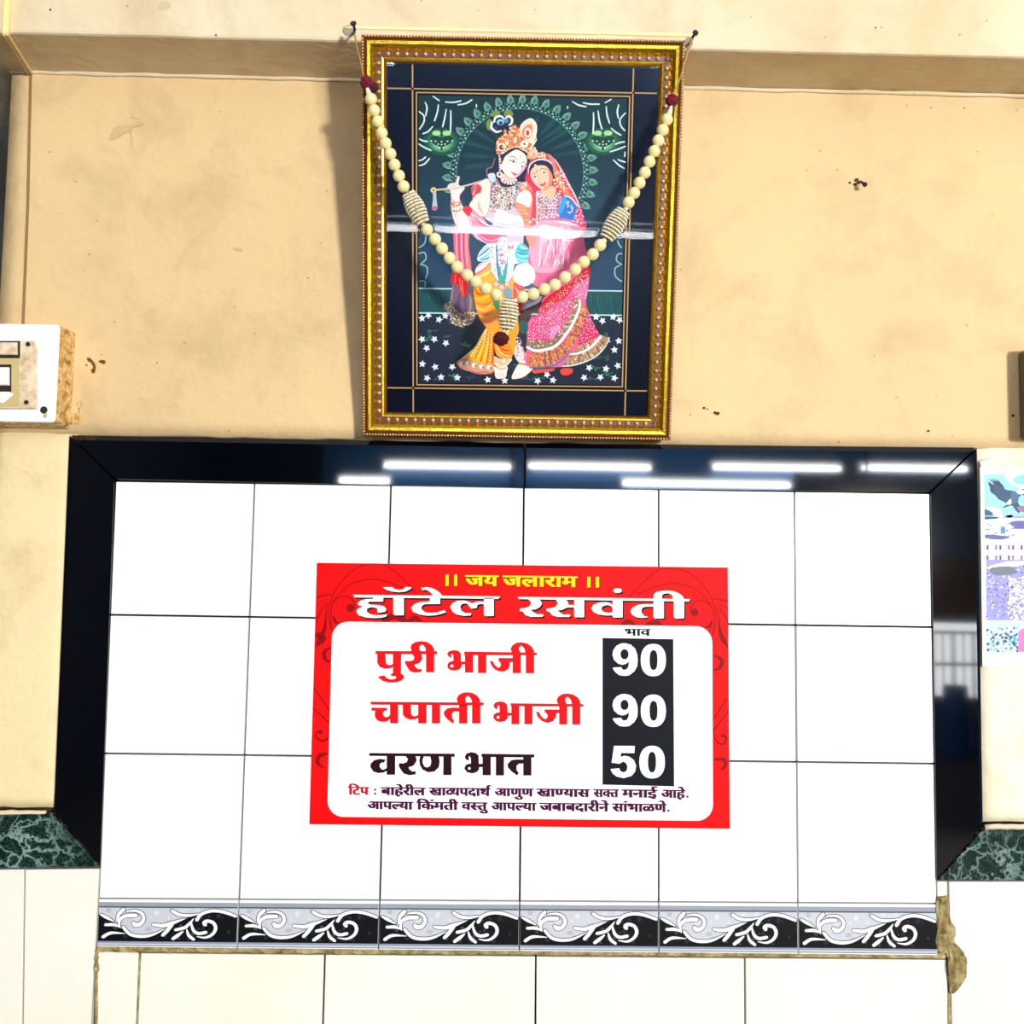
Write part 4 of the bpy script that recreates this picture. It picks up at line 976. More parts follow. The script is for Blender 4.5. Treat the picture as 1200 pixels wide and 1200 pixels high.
for s, c in (([(1150, 250), (1220, 290), (1310, 280)], (20, 150, 170)), ([(1150, 330), (1230, 370), (1320, 350)], (160, 236, 240)), ([(1160, 400), (1230, 430), (1310, 430)], (170, 240, 244)), ([(1150, 300), (1210, 330), (1300, 320)], (30, 130, 160)), ([(1190, 210), (1240, 250), (1300, 250)], (220, 246, 250))):
    P.stroke(s, [8, 24, 10], rgb(*c))
P.poly([(850, 240), (900, 200), (1020, 200), (1060, 300), (1010, 640), (940, 760), (880, 660)], rgb(30, 160, 150)); P.stroke([(870, 260), (868, 460), (890, 640)], 22, rgb(60, 100, 190))
P.stroke([(1010, 260), (1010, 460), (985, 640)], 16, rgb(60, 150, 200))
P.poly([(890, 120), (1010, 120), (1010, 420), (970, 520), (945, 640), (915, 520), (885, 420)], rgb(244, 240, 248))
gems([(890, 120), (1010, 120), (1000, 420), (945, 620), (895, 420)], 80, ((255, 255, 255), (200, 90, 140), (110, 90, 130), (230, 200, 220)), 10, 12)
P.dot((940, 345), 24, rgb(220, 100, 150)); P.dot((945, 465), 17, rgb(200, 80, 120)); P.dot((950, 570), 13, rgb(190, 90, 130))
for q in ([(770, 260), (850, 280), (860, 500), (880, 700), (800, 660), (780, 460)], [(1030, 260), (1110, 260), (1110, 480), (1060, 700), (1000, 700), (1020, 480)]):
    P.poly(q, rgb(232, 240, 248)); gems(q, 55, ((255, 255, 255), (170, 190, 210), (140, 150, 180)), 9, 13)
P.dot((800, 240), 32, rgb(240, 240, 250)); P.dot((800, 240), 16, rgb(214, 110, 170)); P.dot((1070, 230), 36, rgb(236, 120, 170)); P.dot((1065, 215), 16, rgb(255, 240, 250))
# yellow and orange dhoti
dh = [(570, 590), (620, 560), (760, 430), (780, 560), (830, 640), (900, 740), (1020, 740), (1090, 640), (1160, 560), (1200, 700), (1140, 900), (1150, 1150), (1180, 1400), (1140, 1530), (1150, 1700), (1080, 1750), (920, 1790), (840, 1700), (830, 1560), (720, 1370), (650, 1280), (590, 1150), (545, 950), (540, 830)]
P.poly(dh, rgb(244, 168, 36), ol=(rgb(170, 80, 40), 8))
P.poly([(575, 530), (640, 460), (740, 420), (770, 450), (700, 540), (570, 610)], rgb(236, 222, 226)); P.stroke([(570, 610), (690, 545), (765, 460)], 18, rgb(224, 70, 130)); P.stroke([(590, 520), (680, 450), (760, 425)], 8, rgb(160, 60, 110))
for s, w, c in (([(600, 660), (700, 620), (780, 570)], 40, (250, 226, 120)), ([(560, 830), (620, 900), (720, 880)], 40, (236, 84, 30)), ([(560, 950), (660, 960), (800, 900)], 44, (250, 200, 40)), ([(560, 1010), (700, 1050), (820, 980)], 36, (240, 120, 30)), ([(570, 1090), (700, 1110), (820, 1020)], 34, (250, 214, 60)),
                ([(590, 1150), (720, 1180), (850, 1090)], 40, (244, 120, 60)), ([(620, 1210), (740, 1230), (860, 1150)], 34, (250, 190, 50)), ([(650, 1270), (760, 1290), (880, 1220)], 40, (240, 110, 70)), ([(800, 1060), (850, 1000), (870, 930)], 30, (232, 50, 26)), ([(700, 800), (790, 860), (800, 940)], 34, (246, 140, 110)),
                ([(590, 1080), (700, 1100), (800, 1070)], 8, (120, 110, 130)), ([(600, 990), (700, 1010), (760, 960)], 7, (200, 180, 90))):
    P.stroke(s, [w*.3, w, w*.3], rgb(*c))
P.poly([(1100, 760), (1200, 700), (1260, 900), (1180, 1180), (1110, 1130)], rgb(232, 60, 50)); P.stroke([(1120, 800), (1180, 900), (1150, 1060)], [10, 40, 20], rgb(250, 160, 150))
P.poly([(810, 1000), (900, 960), (900, 1080), (860, 1110)], rgb(50, 150, 110))
# fan of pleats
P.org(510, 360, 12)
fan = [(720, 300), (640, 430), (560, 570), (420, 690), (310, 770), (350, 850), (480, 900), (600, 935), (760, 935), (820, 900), (825, 700), (820, 500), (830, 330)]
P.poly(fan, rgb(244, 176, 26), ol=(rgb(190, 110, 60), 7))
for a, b, c, w in (((735, 320), (560, 720), (244, 110, 30), 20), ((745, 330), (640, 760), (236, 76, 40), 24), ((770, 330), (725, 800), (240, 96, 30), 30), ((810, 420), (800, 800), (226, 70, 24), 24), ((725, 320), (500, 690), (252, 236, 60), 30), ((755, 420), (690, 760), (252, 214, 20), 30), ((700, 420), (590, 730), (250, 226, 40), 22)):
    P.stroke([a, ((a[0]+b[0])/2+10, (a[1]+b[1])/2), b], [w*.3, w*.8, w], rgb(*c))
P.stroke([(720, 300), (640, 430), (560, 570), (420, 690), (320, 770)], 14, rgb(240, 226, 190))
P.up()
for a, b in (((730, 360), (540, 700)), ((770, 340), (660, 740)), ((790, 420), (765, 780))): pearls([a, ((a[0]+b[0])/2-8, (a[1]+b[1])/2), b], 9, rgb(236, 226, 214), 22, rgb(150, 130, 110))
hem = [(310, 770), (400, 715), (480, 740), (600, 775), (730, 800), (820, 800), (825, 900), (760, 935), (600, 935), (480, 900), (350, 850)]
P.poly(hem, rgb(206, 160, 130)); P.stroke([(320, 800), (360, 850), (440, 860), (500, 900), (570, 915), (640, 920), (700, 905), (760, 930), (820, 905)], 18, rgb(214, 96, 100))
for x, y in ((370, 790), (455, 785), (545, 815), (650, 835), (755, 845)): P.dot((x, y), 34, rgb(236, 224, 204)); P.dot((x+24, y+10), 14, rgb(110, 90, 60)); P.dot((x-8, y-4), 16, rgb(255, 250, 240))
# legs
P.poly([(835, 830), (1010, 830), (1005, 920), (985, 990), (860, 1000), (835, 900)], rgb(252, 232, 222))
for x in (880, 915, 945, 970): P.stroke([(x, 930), (x-4, 985)], 5, rgb(206, 150, 140))
P.poly([(830, 690), (900, 720), (1000, 710), (1080, 660), (1060, 760), (1000, 830), (900, 845), (835, 810)], rgb(214, 190, 160)); P.stroke([(840, 790), (920, 830), (1000, 810), (1070, 740)], 20, rgb(240, 226, 200)); P.stroke([(840, 830), (920, 870), (1000, 850)], 12, rgb(180, 130, 100)); P.dot((965, 755), 20, rgb(255, 255, 255))
P.poly([(830, 510), (930, 530), (1030, 500), (1100, 640), (1040, 720), (900, 700), (850, 640)], rgb(246, 150, 30))
for s, c in (([(860, 540), (920, 640), (1040, 690)], (252, 226, 190)), ([(900, 540), (960, 600), (1060, 610)], (236, 60, 40)), ([(850, 560), (880, 660), (980, 720)], (250, 190, 30)), ([(900, 600), (990, 660), (1080, 640)], (240, 110, 40))): P.stroke(s, [8, 22, 12], rgb(*c))
P.poly([(1150, 520), (1220, 560), (1290, 700), (1260, 790), (1160, 760), (1110, 640)], rgb(226, 214, 220)); P.stroke([(1230, 560), (1260, 700), (1230, 790)], 16, rgb(196, 120, 110)); gems([(1130, 400), (1200, 420), (1240, 640), (1150, 700)], 40, ((250, 250, 255), (150, 130, 140), (220, 200, 190)), 12, 4)
P.poly([(1180, 790), (1280, 740), (1380, 700), (1430, 760), (1360, 880), (1260, 970), (1160, 1005), (1075, 1000), (1110, 900)], rgb(252, 234, 226)); P.stroke([(1180, 790), (1290, 800), (1380, 730)], 26, rgb(196, 140, 90)); P.stroke([(1120, 990), (1150, 930)], 5, rgb(206, 150, 140)); P.stroke([(1160, 995), (1190, 940)], 5, rgb(206, 150, 140))

# ---- woman: veil, skirt
P.org(600, 170, 12)
P.poly([(500, 130), (570, 170), (640, 240), (740, 400), (830, 590), (940, 800), (990, 960), (1030, 1200), (700, 1200), (380, 1150), (250, 1100), (290, 900), (240, 620), (180, 460), (220, 300), (300, 150), (400, 110)], rgb(222, 44, 92))
P.poly([(500, 130), (580, 180), (620, 300), (700, 480), (800, 660), (920, 830), (860, 800), (740, 700), (640, 560), (590, 420), (560, 280)], rgb(232, 132, 84))
P.up(); pearls([(590, 190), (690, 350), (790, 540), (880, 700), (950, 880), (990, 1000), (1010, 1180)], 11, rgb(250, 240, 236), 26)
q = random.Random(9)
vp = [(660, 330), (720, 380), (880, 700), (900, 760), (800, 640), (700, 480)]
gems(vp, 40, ((250, 214, 224), (255, 250, 250)), 9, 14)
gems([(600, 330), (660, 380), (760, 640), (700, 640), (620, 500)], 26, ((250, 226, 170), (255, 250, 230)), 10, 15)
P.poly([(880, 940), (950, 880), (1000, 980), (1030, 1200), (820, 1200), (850, 1060)], rgb(222, 40, 96)); gems([(880, 940), (950, 880), (1000, 980), (1030, 1200), (820, 1200)], 34, ((252, 200, 220), (255, 255, 255)), 12, 16)
# blouse sleeve blue
P.poly([(740, 700), (810, 740), (880, 800), (910, 900), (880, 1000), (840, 1080), (700, 1060), (660, 1000), (650, 880), (690, 780)], rgb(36, 120, 206))
P.poly([(690, 780), (740, 710), (770, 780), (730, 900), (670, 980), (650, 880)], rgb(50, 160, 230)); P.stroke([(740, 715), (830, 750), (920, 860)], 16, rgb(220, 226, 236)); gems([(760, 780), (850, 830), (860, 960), (780, 960)], 36, ((220, 214, 190), (150, 160, 200), (70, 90, 170), (250, 250, 240)), 12, 17)
# neck, bodice beads
P.poly([(430, 600), (580, 580), (620, 660), (560, 760), (440, 740), (400, 660)], rgb(246, 190, 160))
bod = [(340, 640), (420, 720), (560, 760), (680, 680), (690, 800), (650, 900), (660, 1060), (500, 1090), (380, 1060), (340, 900)]
P.poly(bod, rgb(190, 130, 150)); gems(bod, 300, ((255, 250, 250), (230, 120, 160), (120, 110, 140), (190, 160, 130), (250, 210, 225), (90, 80, 110), (170, 190, 190)), 12, 18)
P.up()
for a in ([(360, 640), (440, 740), (560, 770), (680, 650)], [(360, 680), (430, 790), (540, 850), (650, 760)]): pearls(a, 13, rgb(250, 250, 252), 20, rgb(130, 130, 150))
for x in (400, 440, 500, 560, 600): pearls([(x, 830), (x+15, 940), (x-10, 1050)], 11, rgb(255, 250, 250), 22, rgb(226, 110, 160))
P.poly([(215, 560), (300, 600), (330, 720), (340, 1060), (270, 1060), (280, 800), (240, 680)], rgb(228, 50, 90)); P.up(); pearls([(345, 680), (355, 860), (350, 1060)], 14, rgb(226, 196, 140), 22, rgb(250, 236, 210))
# arm over his shoulder
P.poly([(120, 560), (190, 520), (280, 620), (290, 800), (270, 1000), (250, 1160), (190, 1160), (130, 980), (40, 870), (60, 780), (100, 640)], rgb(236, 138, 110))
P.poly([(60, 800), (100, 680), (180, 630), (260, 680), (275, 780), (240, 880), (140, 830)], rgb(250, 234, 224)); P.stroke([(120, 660), (190, 610), (270, 660), (300, 780)], 16, rgb(214, 90, 80))
for y in (850, 900, 950): P.stroke([(60, y), (150, y+20), (240, y)], 8, rgb(250, 190, 140))
gems([(120, 540), (200, 520), (250, 600), (140, 620)], 22, ((250, 220, 170), (255, 255, 240), (226, 90, 80)), 10, 19); gems([(180, 900), (260, 880), (250, 1020), (200, 1020)], 20, ((190, 130, 90), (240, 200, 160), (150, 80, 80)), 10, 20)
# hair and face of the woman
P.poly([(240, 420), (230, 330), (270, 260), (340, 220), (430, 215), (520, 250), (580, 330), (600, 440), (570, 520), (500, 400), (400, 290), (300, 320)], rgb(26, 34, 64))
P.stroke([(232, 400), (240, 310), (300, 240), (400, 205), (500, 220), (570, 270)], [10, 14, 18, 20, 22, 14], rgb(226, 230, 240)); P.stroke([(500, 130), (560, 200), (575, 270), (590, 430)], [14, 18, 16, 10], rgb(150, 150, 186))
wf = [(255, 400), (270, 350), (320, 300), (400, 285), (480, 300), (540, 370), (570, 450), (560, 540), (500, 620), (440, 640), (370, 600), (300, 530), (265, 460)]
P.poly(wf, rgb(244, 200, 172), ol=(rgb(140, 70, 70), 6)); P.poly([(500, 330), (545, 380), (572, 460), (560, 540), (500, 625), (440, 640), (500, 560), (520, 440)], rgb(236, 140, 112)); P.poly([(440, 590), (500, 560), (510, 600), (450, 632)], rgb(240, 160, 130))
for s, w, c in (([(385, 360), (430, 335), (500, 350)], [4, 9, 4], DRK), ([(270, 430), (300, 400), (345, 410)], [4, 8, 4], DRK), ([(400, 410), (430, 385), (480, 385)], [6, 9, 5], DRK), ([(285, 460), (320, 440), (350, 445)], [6, 9, 5], DRK)): P.stroke(s, w, c)
P.ell((442, 396), 36, 15, rgb(240, 236, 240)); P.dot((448, 393), 14, rgb(30, 24, 30)); P.ell((322, 456), 30, 13, rgb(230, 226, 232)); P.dot((322, 454), 12, rgb(30, 24, 30))
P.stroke([(375, 420), (385, 500), (400, 520)], 7, rgb(214, 140, 120)); P.stroke([(390, 520), (412, 524)], 6, rgb(190, 100, 90))
P.poly([(385, 555), (430, 550), (475, 515), (465, 560), (430, 582), (400, 575)], rgb(214, 60, 90)); P.dot((350, 368), 11, rgb(190, 30, 40)); P.dot((330, 290), 20, rgb(226, 180, 120)); P.dot((330, 290), 9, rgb(250, 240, 220))
P.up(); pearls([(585, 470), (600, 540), (640, 600)], 16, rgb(250, 240, 220), 26, rgb(130, 110, 110)); pearls([(240, 330), (260, 270), (330, 225)], 8, rgb(255, 255, 255), 14)
crw = [(215, 140), (250, 60), (320, 40), (370, 110), (430, 100), (480, 130), (470, 190), (380, 170), (300, 200), (230, 200)]
P.poly(crw, rgb(232, 160, 120)); gems(crw, 60, ((255, 248, 240), (226, 110, 80), (250, 214, 170), (255, 230, 220)), 13, 21)
# skirt
P.org(610, 310, 12)
P.poly([(260, -600), (780, -600), (900, -300), (960, 20), (970, 150), (940, 400), (920, 560), (1000, 780), (1100, 980), (1240, 1060), (1150, 1180), (900, 1380), (600, 1440), (200, 1440), (70, 1400), (90, 1150), (100, 820), (250, 700), (300, 500), (400, 380), (200, 300), (100, 0)], rgb(236, 96, 150))
P.poly([(260, -600), (700, -560), (640, -200), (560, 60), (360, 120), (180, 60), (120, -300)], rgb(236, 160, 186))
for s, c in (([(380, -560), (400, -300), (330, 0)], (250, 214, 226)), ([(480, -540), (520, -260), (430, 40)], (214, 110, 150)), ([(560, -500), (600, -200)], (250, 220, 230)), ([(300, -500), (280, -200), (260, 40)], (250, 225, 235))): P.stroke(s, [12, 30, 12], rgb(*c))
P.stroke([(520, -180), (600, -60), (560, 60)], [10, 50, 20], rgb(170, 160, 160)); P.stroke([(470, -480), (600, -350), (740, -340)], [10, 20, 10], rgb(240, 240, 246))
gems([(280, -560), (640, -560), (600, -100), (400, 80), (240, 60)], 10, ((255, 250, 252), (214, 130, 160), (200, 180, 180), (250, 230, 238)), 10, 30)
P.poly([(960, 20), (970, 150), (880, 230), (760, 300), (640, 470), (500, 540), (330, 690), (240, 640), (280, 560), (400, 440), (600, 300), (780, 180), (880, 60)], rgb(206, 16, 40))
P.poly([(100, 820), (250, 700), (340, 690), (500, 560), (640, 480), (760, 430), (740, 560), (640, 760), (560, 930), (440, 1050), (300, 1080), (110, 1060), (90, 940)], rgb(232, 64, 128)); P.poly([(440, 880), (540, 860), (560, 930), (440, 1050), (420, 1000)], rgb(236, 130, 190))
gems([(110, 830), (340, 690), (640, 490), (740, 460), (640, 760), (440, 1040), (110, 1050)], 170, ((255, 240, 246), (255, 255, 255)), 8.5, 31, 3.1); gems([(260, 640), (600, 320), (940, 80), (960, 160), (700, 360), (500, 520), (330, 680)], 110, ((255, 240, 240),), 8, 32, 3.1); gems([(760, 320), (940, 180), (930, 480), (760, 470)], 44, ((255, 240, 246),), 8, 33, 3.2)
tri_ = [(920, 650), (1000, 820), (1110, 990), (1010, 1060), (900, 1120), (800, 1140), (850, 940), (890, 780)]
P.poly(tri_, rgb(222, 34, 96)); gems(tri_, 50, ((255, 236, 244),), 8, 34, 3.2)
# brocade borders
P.poly([(740, 510), (830, 480), (830, 640), (740, 820), (640, 980), (480, 1140), (330, 1190), (100, 1170), (110, 1060), (300, 1080), (440, 1050), (560, 930), (660, 780), (730, 620)], rgb(140, 118, 100))
gems([(740, 520), (820, 500), (810, 640), (640, 960), (460, 1120), (300, 1160), (110, 1150), (110, 1080), (440, 1060), (640, 800)], 90, ((214, 196, 160), (110, 84, 80), (240, 226, 200), (170, 140, 110)), 13, 35)
ob = [(850, 580), (930, 590), (910, 720), (860, 880), (830, 1000), (740, 1140), (640, 1270), (480, 1380), (330, 1440), (130, 1440), (130, 1240), (330, 1230), (500, 1170), (640, 1050), (740, 900), (800, 720)]
P.poly(ob, rgb(206, 118, 76))
gems(ob, 170, ((236, 160, 90), (170, 80, 60), (250, 190, 120), (120, 80, 90), (226, 130, 80)), 14, 36)
for a, b in (((800, 700), (910, 730)), ((770, 860), (860, 900)), ((690, 980), (830, 1010)), ((560, 1130), (640, 1260)), ((480, 1180), (540, 1330)), ((390, 1220), (430, 1400)), ((340, 1230), (350, 1430))): P.stroke([a, b], 18, rgb(96, 76, 96), smooth=False)
ob2 = [(800, 1150), (900, 1120), (1010, 1060), (1120, 1000), (1230, 1050), (1180, 1180), (1060, 1300), (900, 1370), (700, 1420), (600, 1420), (700, 1280)]
P.poly(ob2, rgb(176, 136, 106)); gems(ob2, 100, ((226, 190, 140), (120, 84, 76), (240, 220, 180), (200, 130, 96)), 13, 37)
for a, b in (((880, 1130), (900, 1180)), ((960, 1090), (990, 1150)), ((820, 1250), (830, 1400)), ((930, 1210), (980, 1340)), ((1060, 1160), (1120, 1240))): P.stroke([a, b], 16, rgb(90, 76, 96), smooth=False)
P.stroke([(830, 500), (825, 620), (740, 820), (640, 980), (500, 1140), (340, 1200), (200, 1210), (90, 1160)], [26, 34, 36, 36, 38, 40, 38, 30], rgb(240, 242, 248))
P.stroke([(670, 1260), (800, 1250), (950, 1190), (1060, 1090), (1130, 1010)], [14, 28, 32, 34, 30], rgb(242, 244, 250))
P.stroke([(130, 1450), (330, 1445), (500, 1400), (640, 1290), (730, 1200)], [20, 22, 24, 22, 12], rgb(60, 120, 180)); P.stroke([(590, 1430), (720, 1420), (900, 1370), (1060, 1290), (1170, 1180), (1230, 1080)], [16, 20, 20, 18, 18, 14], rgb(200, 226, 216))
P.poly([(160, 1480), (300, 1470), (480, 1460), (440, 1500), (300, 1520), (190, 1530)], rgb(230, 84, 60)); P.poly([(560, 1480), (640, 1455), (730, 1470), (720, 1530), (640, 1560), (570, 1540)], rgb(228, 70, 50))
P.org(610, 310, 12)
q = random.Random(77)
for _ in range(70):
    x = q.uniform(270, 690); y = q.uniform(-560, -60); l = q.uniform(80, 240)
    P.stroke([(x, y), (x+q.uniform(-20, 20), y+l/2), (x-40*q.random(), min(y+l, 60))], [3, q.uniform(8, 18), 3], rgb(*q.choice(((250, 206, 224), (214, 100, 150), (240, 150, 190), (190, 130, 160), (255, 236, 244), (226, 80, 130)))), same=_ > 0)
for _ in range(26):
    x = q.uniform(130, 620); y = q.uniform(480, 800); 
    P.stroke([(x, y), (x-30, y+90), (x-45, y+190)], [3, q.uniform(5, 12), 3], rgb(*q.choice(((214, 44, 110), (244, 120, 170), (250, 150, 190)))), same=_ > 0) if pinside((x-45, y+190), [(100, 820), (340, 690), (640, 480), (560, 930), (440, 1050), (110, 1060)]) else None
# shadowed gap between the two
P.org(560, 290, 12)
P.poly([(610, 900), (700, 850), (850, 760), (900, 790), (840, 880), (720, 960), (640, 1040), (600, 1000)], rgb(64, 36, 30)); P.poly([(640, 780), (760, 720), (900, 680), (860, 770), (700, 850), (620, 880)], rgb(150, 150, 176)); P.poly([(590, 1040), (700, 1060), (690, 1200), (600, 1200)], rgb(24, 84, 84))
P.poly([(370, 590), (460, 570), (480, 700), (420, 730), (370, 680)], rgb(110, 150, 170))
for x, y in ((255, 515), (410, 515), (335, 560)): P.dot((x, y), 36, rgb(120, 40, 90)); P.dot((x, y), 29, rgb(250, 236, 246)); P.dot((x, y), 13, rgb(226, 130, 180))

# ---- his head
P.org(560, 125, 12)
P.poly([(330, 560), (560, 560), (680, 700), (690, 900), (640, 1040), (560, 1060), (500, 1120), (340, 1120), (280, 1020), (220, 1040), (130, 960), (120, 890), (200, 840), (230, 740), (280, 700)], DRK)
P.stroke([(130, 980), (130, 880), (200, 850), (240, 730)], [10, 18, 16, 10], rgb(150, 120, 120)); P.poly([(140, 960), (230, 940), (250, 1040), (180, 1060)], rgb(200, 214, 236))
P.poly([(340, 950), (520, 980), (530, 1080), (440, 1100), (330, 1060)], rgb(226, 190, 180))
hf = [(330, 860), (320, 800), (350, 740), (400, 680), (470, 620), (540, 605), (620, 640), (680, 700), (690, 790), (650, 880), (590, 960), (520, 1010), (440, 1000), (370, 940)]
P.poly(hf, rgb(250, 228, 220), ol=(rgb(150, 110, 130), 7)); P.poly([(600, 900), (660, 800), (685, 830), (640, 910), (560, 990), (500, 1010)], rgb(206, 176, 200)); P.poly([(300, 740), (340, 730), (345, 860), (310, 890)], rgb(248, 222, 214))
P.poly([(330, 690), (400, 640), (520, 600), (540, 605), (470, 640), (380, 710), (350, 780), (325, 760)], rgb(36, 36, 66))
for s, w, c in (([(430, 720), (500, 705), (560, 760)], [4, 11, 5], rgb(60, 44, 70)), ([(600, 810), (640, 780), (680, 800)], [4, 9, 4], rgb(60, 44, 70)), ([(430, 750), (480, 770), (540, 805)], [6, 10, 4], rgb(70, 50, 80)), ([(440, 770), (500, 755), (550, 800)], [5, 9, 5], DRK)): P.stroke(s, w, c)
P.ell((495, 783), 40, 17, rgb(236, 230, 244)); P.dot((500, 780), 17, rgb(60, 56, 110)); P.ell((622, 848), 26, 14, rgb(220, 214, 236)); P.dot((624, 846), 13, rgb(60, 56, 110))
P.stroke([(570, 790), (575, 860), (550, 905)], 7, rgb(214, 170, 170)); P.stroke([(520, 905), (550, 912)], 6, rgb(196, 120, 120)); P.poly([(465, 910), (510, 940), (555, 945), (520, 975), (485, 950)], rgb(214, 84, 104)); P.stroke([(595, 690), (605, 740)], 10, rgb(226, 180, 100))
P.dot((320, 795), 24, rgb(206, 60, 90)); P.dot((305, 960), 44, rgb(226, 230, 220)); P.dot((305, 960), 20, rgb(110, 120, 100)); P.up()
pearls([(300, 640), (305, 760), (310, 920)], 12, rgb(240, 236, 230), 20, rgb(150, 130, 140)); pearls([(340, 1020), (400, 1080), (470, 1090), (540, 1040)], 14, rgb(250, 250, 250), 22, rgb(100, 110, 140))
crn = [(260, 660), (255, 540), (290, 440), (350, 420), (380, 310), (420, 400), (450, 300), (520, 260), (580, 310), (620, 240), (700, 180), (770, 175), (820, 260), (810, 380), (820, 470), (740, 600), (700, 640), (600, 600), (520, 570), (400, 610), (340, 680)]
P.poly(crn, rgb(214, 116, 60), ol=(rgb(120, 60, 40), 7))
gems(crn, 190, ((255, 240, 224), (206, 84, 50), (250, 190, 120), (255, 255, 250), (236, 160, 100)), 12, 22)
P.poly([(590, 330), (640, 250), (740, 190), (810, 260), (800, 400), (740, 520), (640, 440), (600, 400)], rgb(236, 214, 196)); P.poly([(620, 350), (680, 270), (760, 260), (760, 380), (710, 460), (640, 430)], rgb(222, 130, 84)); P.ell((700, 370), 50, 66, rgb(244, 224, 214)); P.ell((700, 375), 24, 38, rgb(206, 40, 60))
P.up(); pearls([(590, 320), (640, 240), (740, 180), (815, 260), (810, 400), (750, 540)], 14, rgb(255, 246, 232), 24)
P.dot((655, 530), 58, rgb(246, 200, 170)); P.dot((655, 530), 44, rgb(250, 240, 246)); P.dot((655, 530), 18, rgb(60, 60, 130)); P.dot((335, 575), 58, rgb(248, 236, 226)); P.dot((335, 578), 40, rgb(150, 50, 36)); P.dot((355, 570), 18, rgb(246, 200, 120)); P.dot((522, 475), 26, rgb(250, 236, 246)); P.dot((522, 475), 11, rgb(110, 70, 130)); P.dot((410, 520), 26, rgb(255, 226, 226))
P.up(); pearls([(350, 665), (440, 600), (540, 570), (620, 600), (700, 650)], 11, rgb(255, 250, 244), 18, rgb(230, 150, 100))
P.stroke([(745, 590), (790, 520), (822, 470)], [24, 22, 18], rgb(244, 240, 226))
# peacock feather
for c, rx, ry in (((250, 110), 60, 50), ((430, 110), 66, 56), ((165, 260), 48, 80)): P.ell(c, rx, ry, rgb(126, 140, 60))
P.stroke([(200, 230), (190, 300), (260, 360), (330, 345)], [30, 34, 34, 20], rgb(220, 224, 240)); P.stroke([(230, 220), (250, 160), (320, 140), (370, 180)], [26, 30, 30, 20], rgb(226, 230, 244)); P.stroke([(390, 170), (430, 140), (480, 180), (470, 240), (440, 265)], [20, 30, 34, 34, 24], rgb(222, 228, 236))
P.ell((320, 240), 62, 56, rgb(40, 40, 80)); P.ell((318, 225), 52, 42, rgb(150, 200, 226)); P.ell((322, 238), 30, 26, rgb(24, 70, 110)); P.ell((400, 205), 34, 30, rgb(90, 130, 190)); P.ell((255, 300), 22, 20, rgb(60, 60, 110))
# her bracelets and hand at the centre
P.org(560, 210, 12)
P.poly([(640, 640), (700, 620), (760, 660), (800, 720), (820, 900), (760, 960), (700, 880), (660, 760)], rgb(240, 150, 130)); gems([(720, 560), (820, 560), (860, 700), (800, 740), (740, 680)], 50, ((255, 255, 255), (120, 150, 150), (180, 190, 190), (90, 110, 110)), 15, 24)
gems([(630, 640), (700, 640), (740, 800), (680, 820)], 34, ((255, 240, 250), (236, 120, 160), (190, 180, 220)), 13, 25)
P.poly([(860, 680), (930, 640), (1060, 680), (1240, 720), (1400, 760), (1400, 830), (1200, 840), (900, 830)], rgb(255, 246, 240))
P.stroke([(1120, 600), (1260, 620), (1400, 660)], [20, 40, 20], rgb(230, 226, 200))
P.org(600, 420, 8)
P.poly([(840, 190), (860, 150), (900, 150), (920, 210), (1000, 215), (985, 250), (850, 250)], rgb(246, 240, 220)) if False else None
P.build('printed_picture', INKP, PIC)
print('print layers', P.lay, 'tris', len(P.f))

# glass pane
GLS = bpy.data.materials.new('picture_glass'); GLS.use_nodes = True
nt = GLS.node_tree; nt.nodes.clear()
ou = nt.nodes.new('ShaderNodeOutputMaterial'); mx = nt.nodes.new('ShaderNodeMixShader'); tr = nt.nodes.new('ShaderNodeBsdfTransparent'); gl = nt.nodes.new('ShaderNodeBsdfGlossy'); fr_ = nt.nodes.new('ShaderNodeFresnel')
gl.inputs['Roughness'].default_value = .012; fr_.inputs[0].default_value = 1.4; tr.inputs[0].default_value = (.97, .985, .98, 1)
nt.links.new(fr_.outputs[0], mx.inputs[0]); nt.links.new(tr.outputs[0], mx.inputs[1]); g2 = nt.nodes.new('ShaderNodeBsdfGlossy'); g2.inputs['Roughness'].default_value = .19; gm = nt.nodes.new('ShaderNodeMixShader'); gm.inputs[0].default_value = .3
nt.links.new(gl.outputs[0], gm.inputs[1]); nt.links.new(g2.outputs[0], gm.inputs[2]); nt.links.new(gm.outputs[0], mx.inputs[2]); nt.links.new(mx.outputs[0], ou.inputs[0])
hg = .0092
m = MB(); e = .0335
c4 = [fp(-FWD/2+e, e, hg), fp(FWD/2-e, e, hg), fp(FWD/2-e, FHT-e, hg), fp(-FWD/2+e, FHT-e, hg)]
m.add(c4, [(0, 1, 2, 3)]); g_ = m.build('glass', GLS, PIC)
# back board
m = MB(); c4 = [fp(-FWD/2+.004, .004, 0), fp(FWD/2-.004, .004, 0), fp(FWD/2-.004, FHT-.004, 0), fp(-FWD/2+.004, FHT-.004, 0)]
m.add(c4+[p+NF*.001 for p in c4], [(3, 2, 1, 0), (4, 5, 6, 7)]); m.build('back_board', BROWN, PIC)
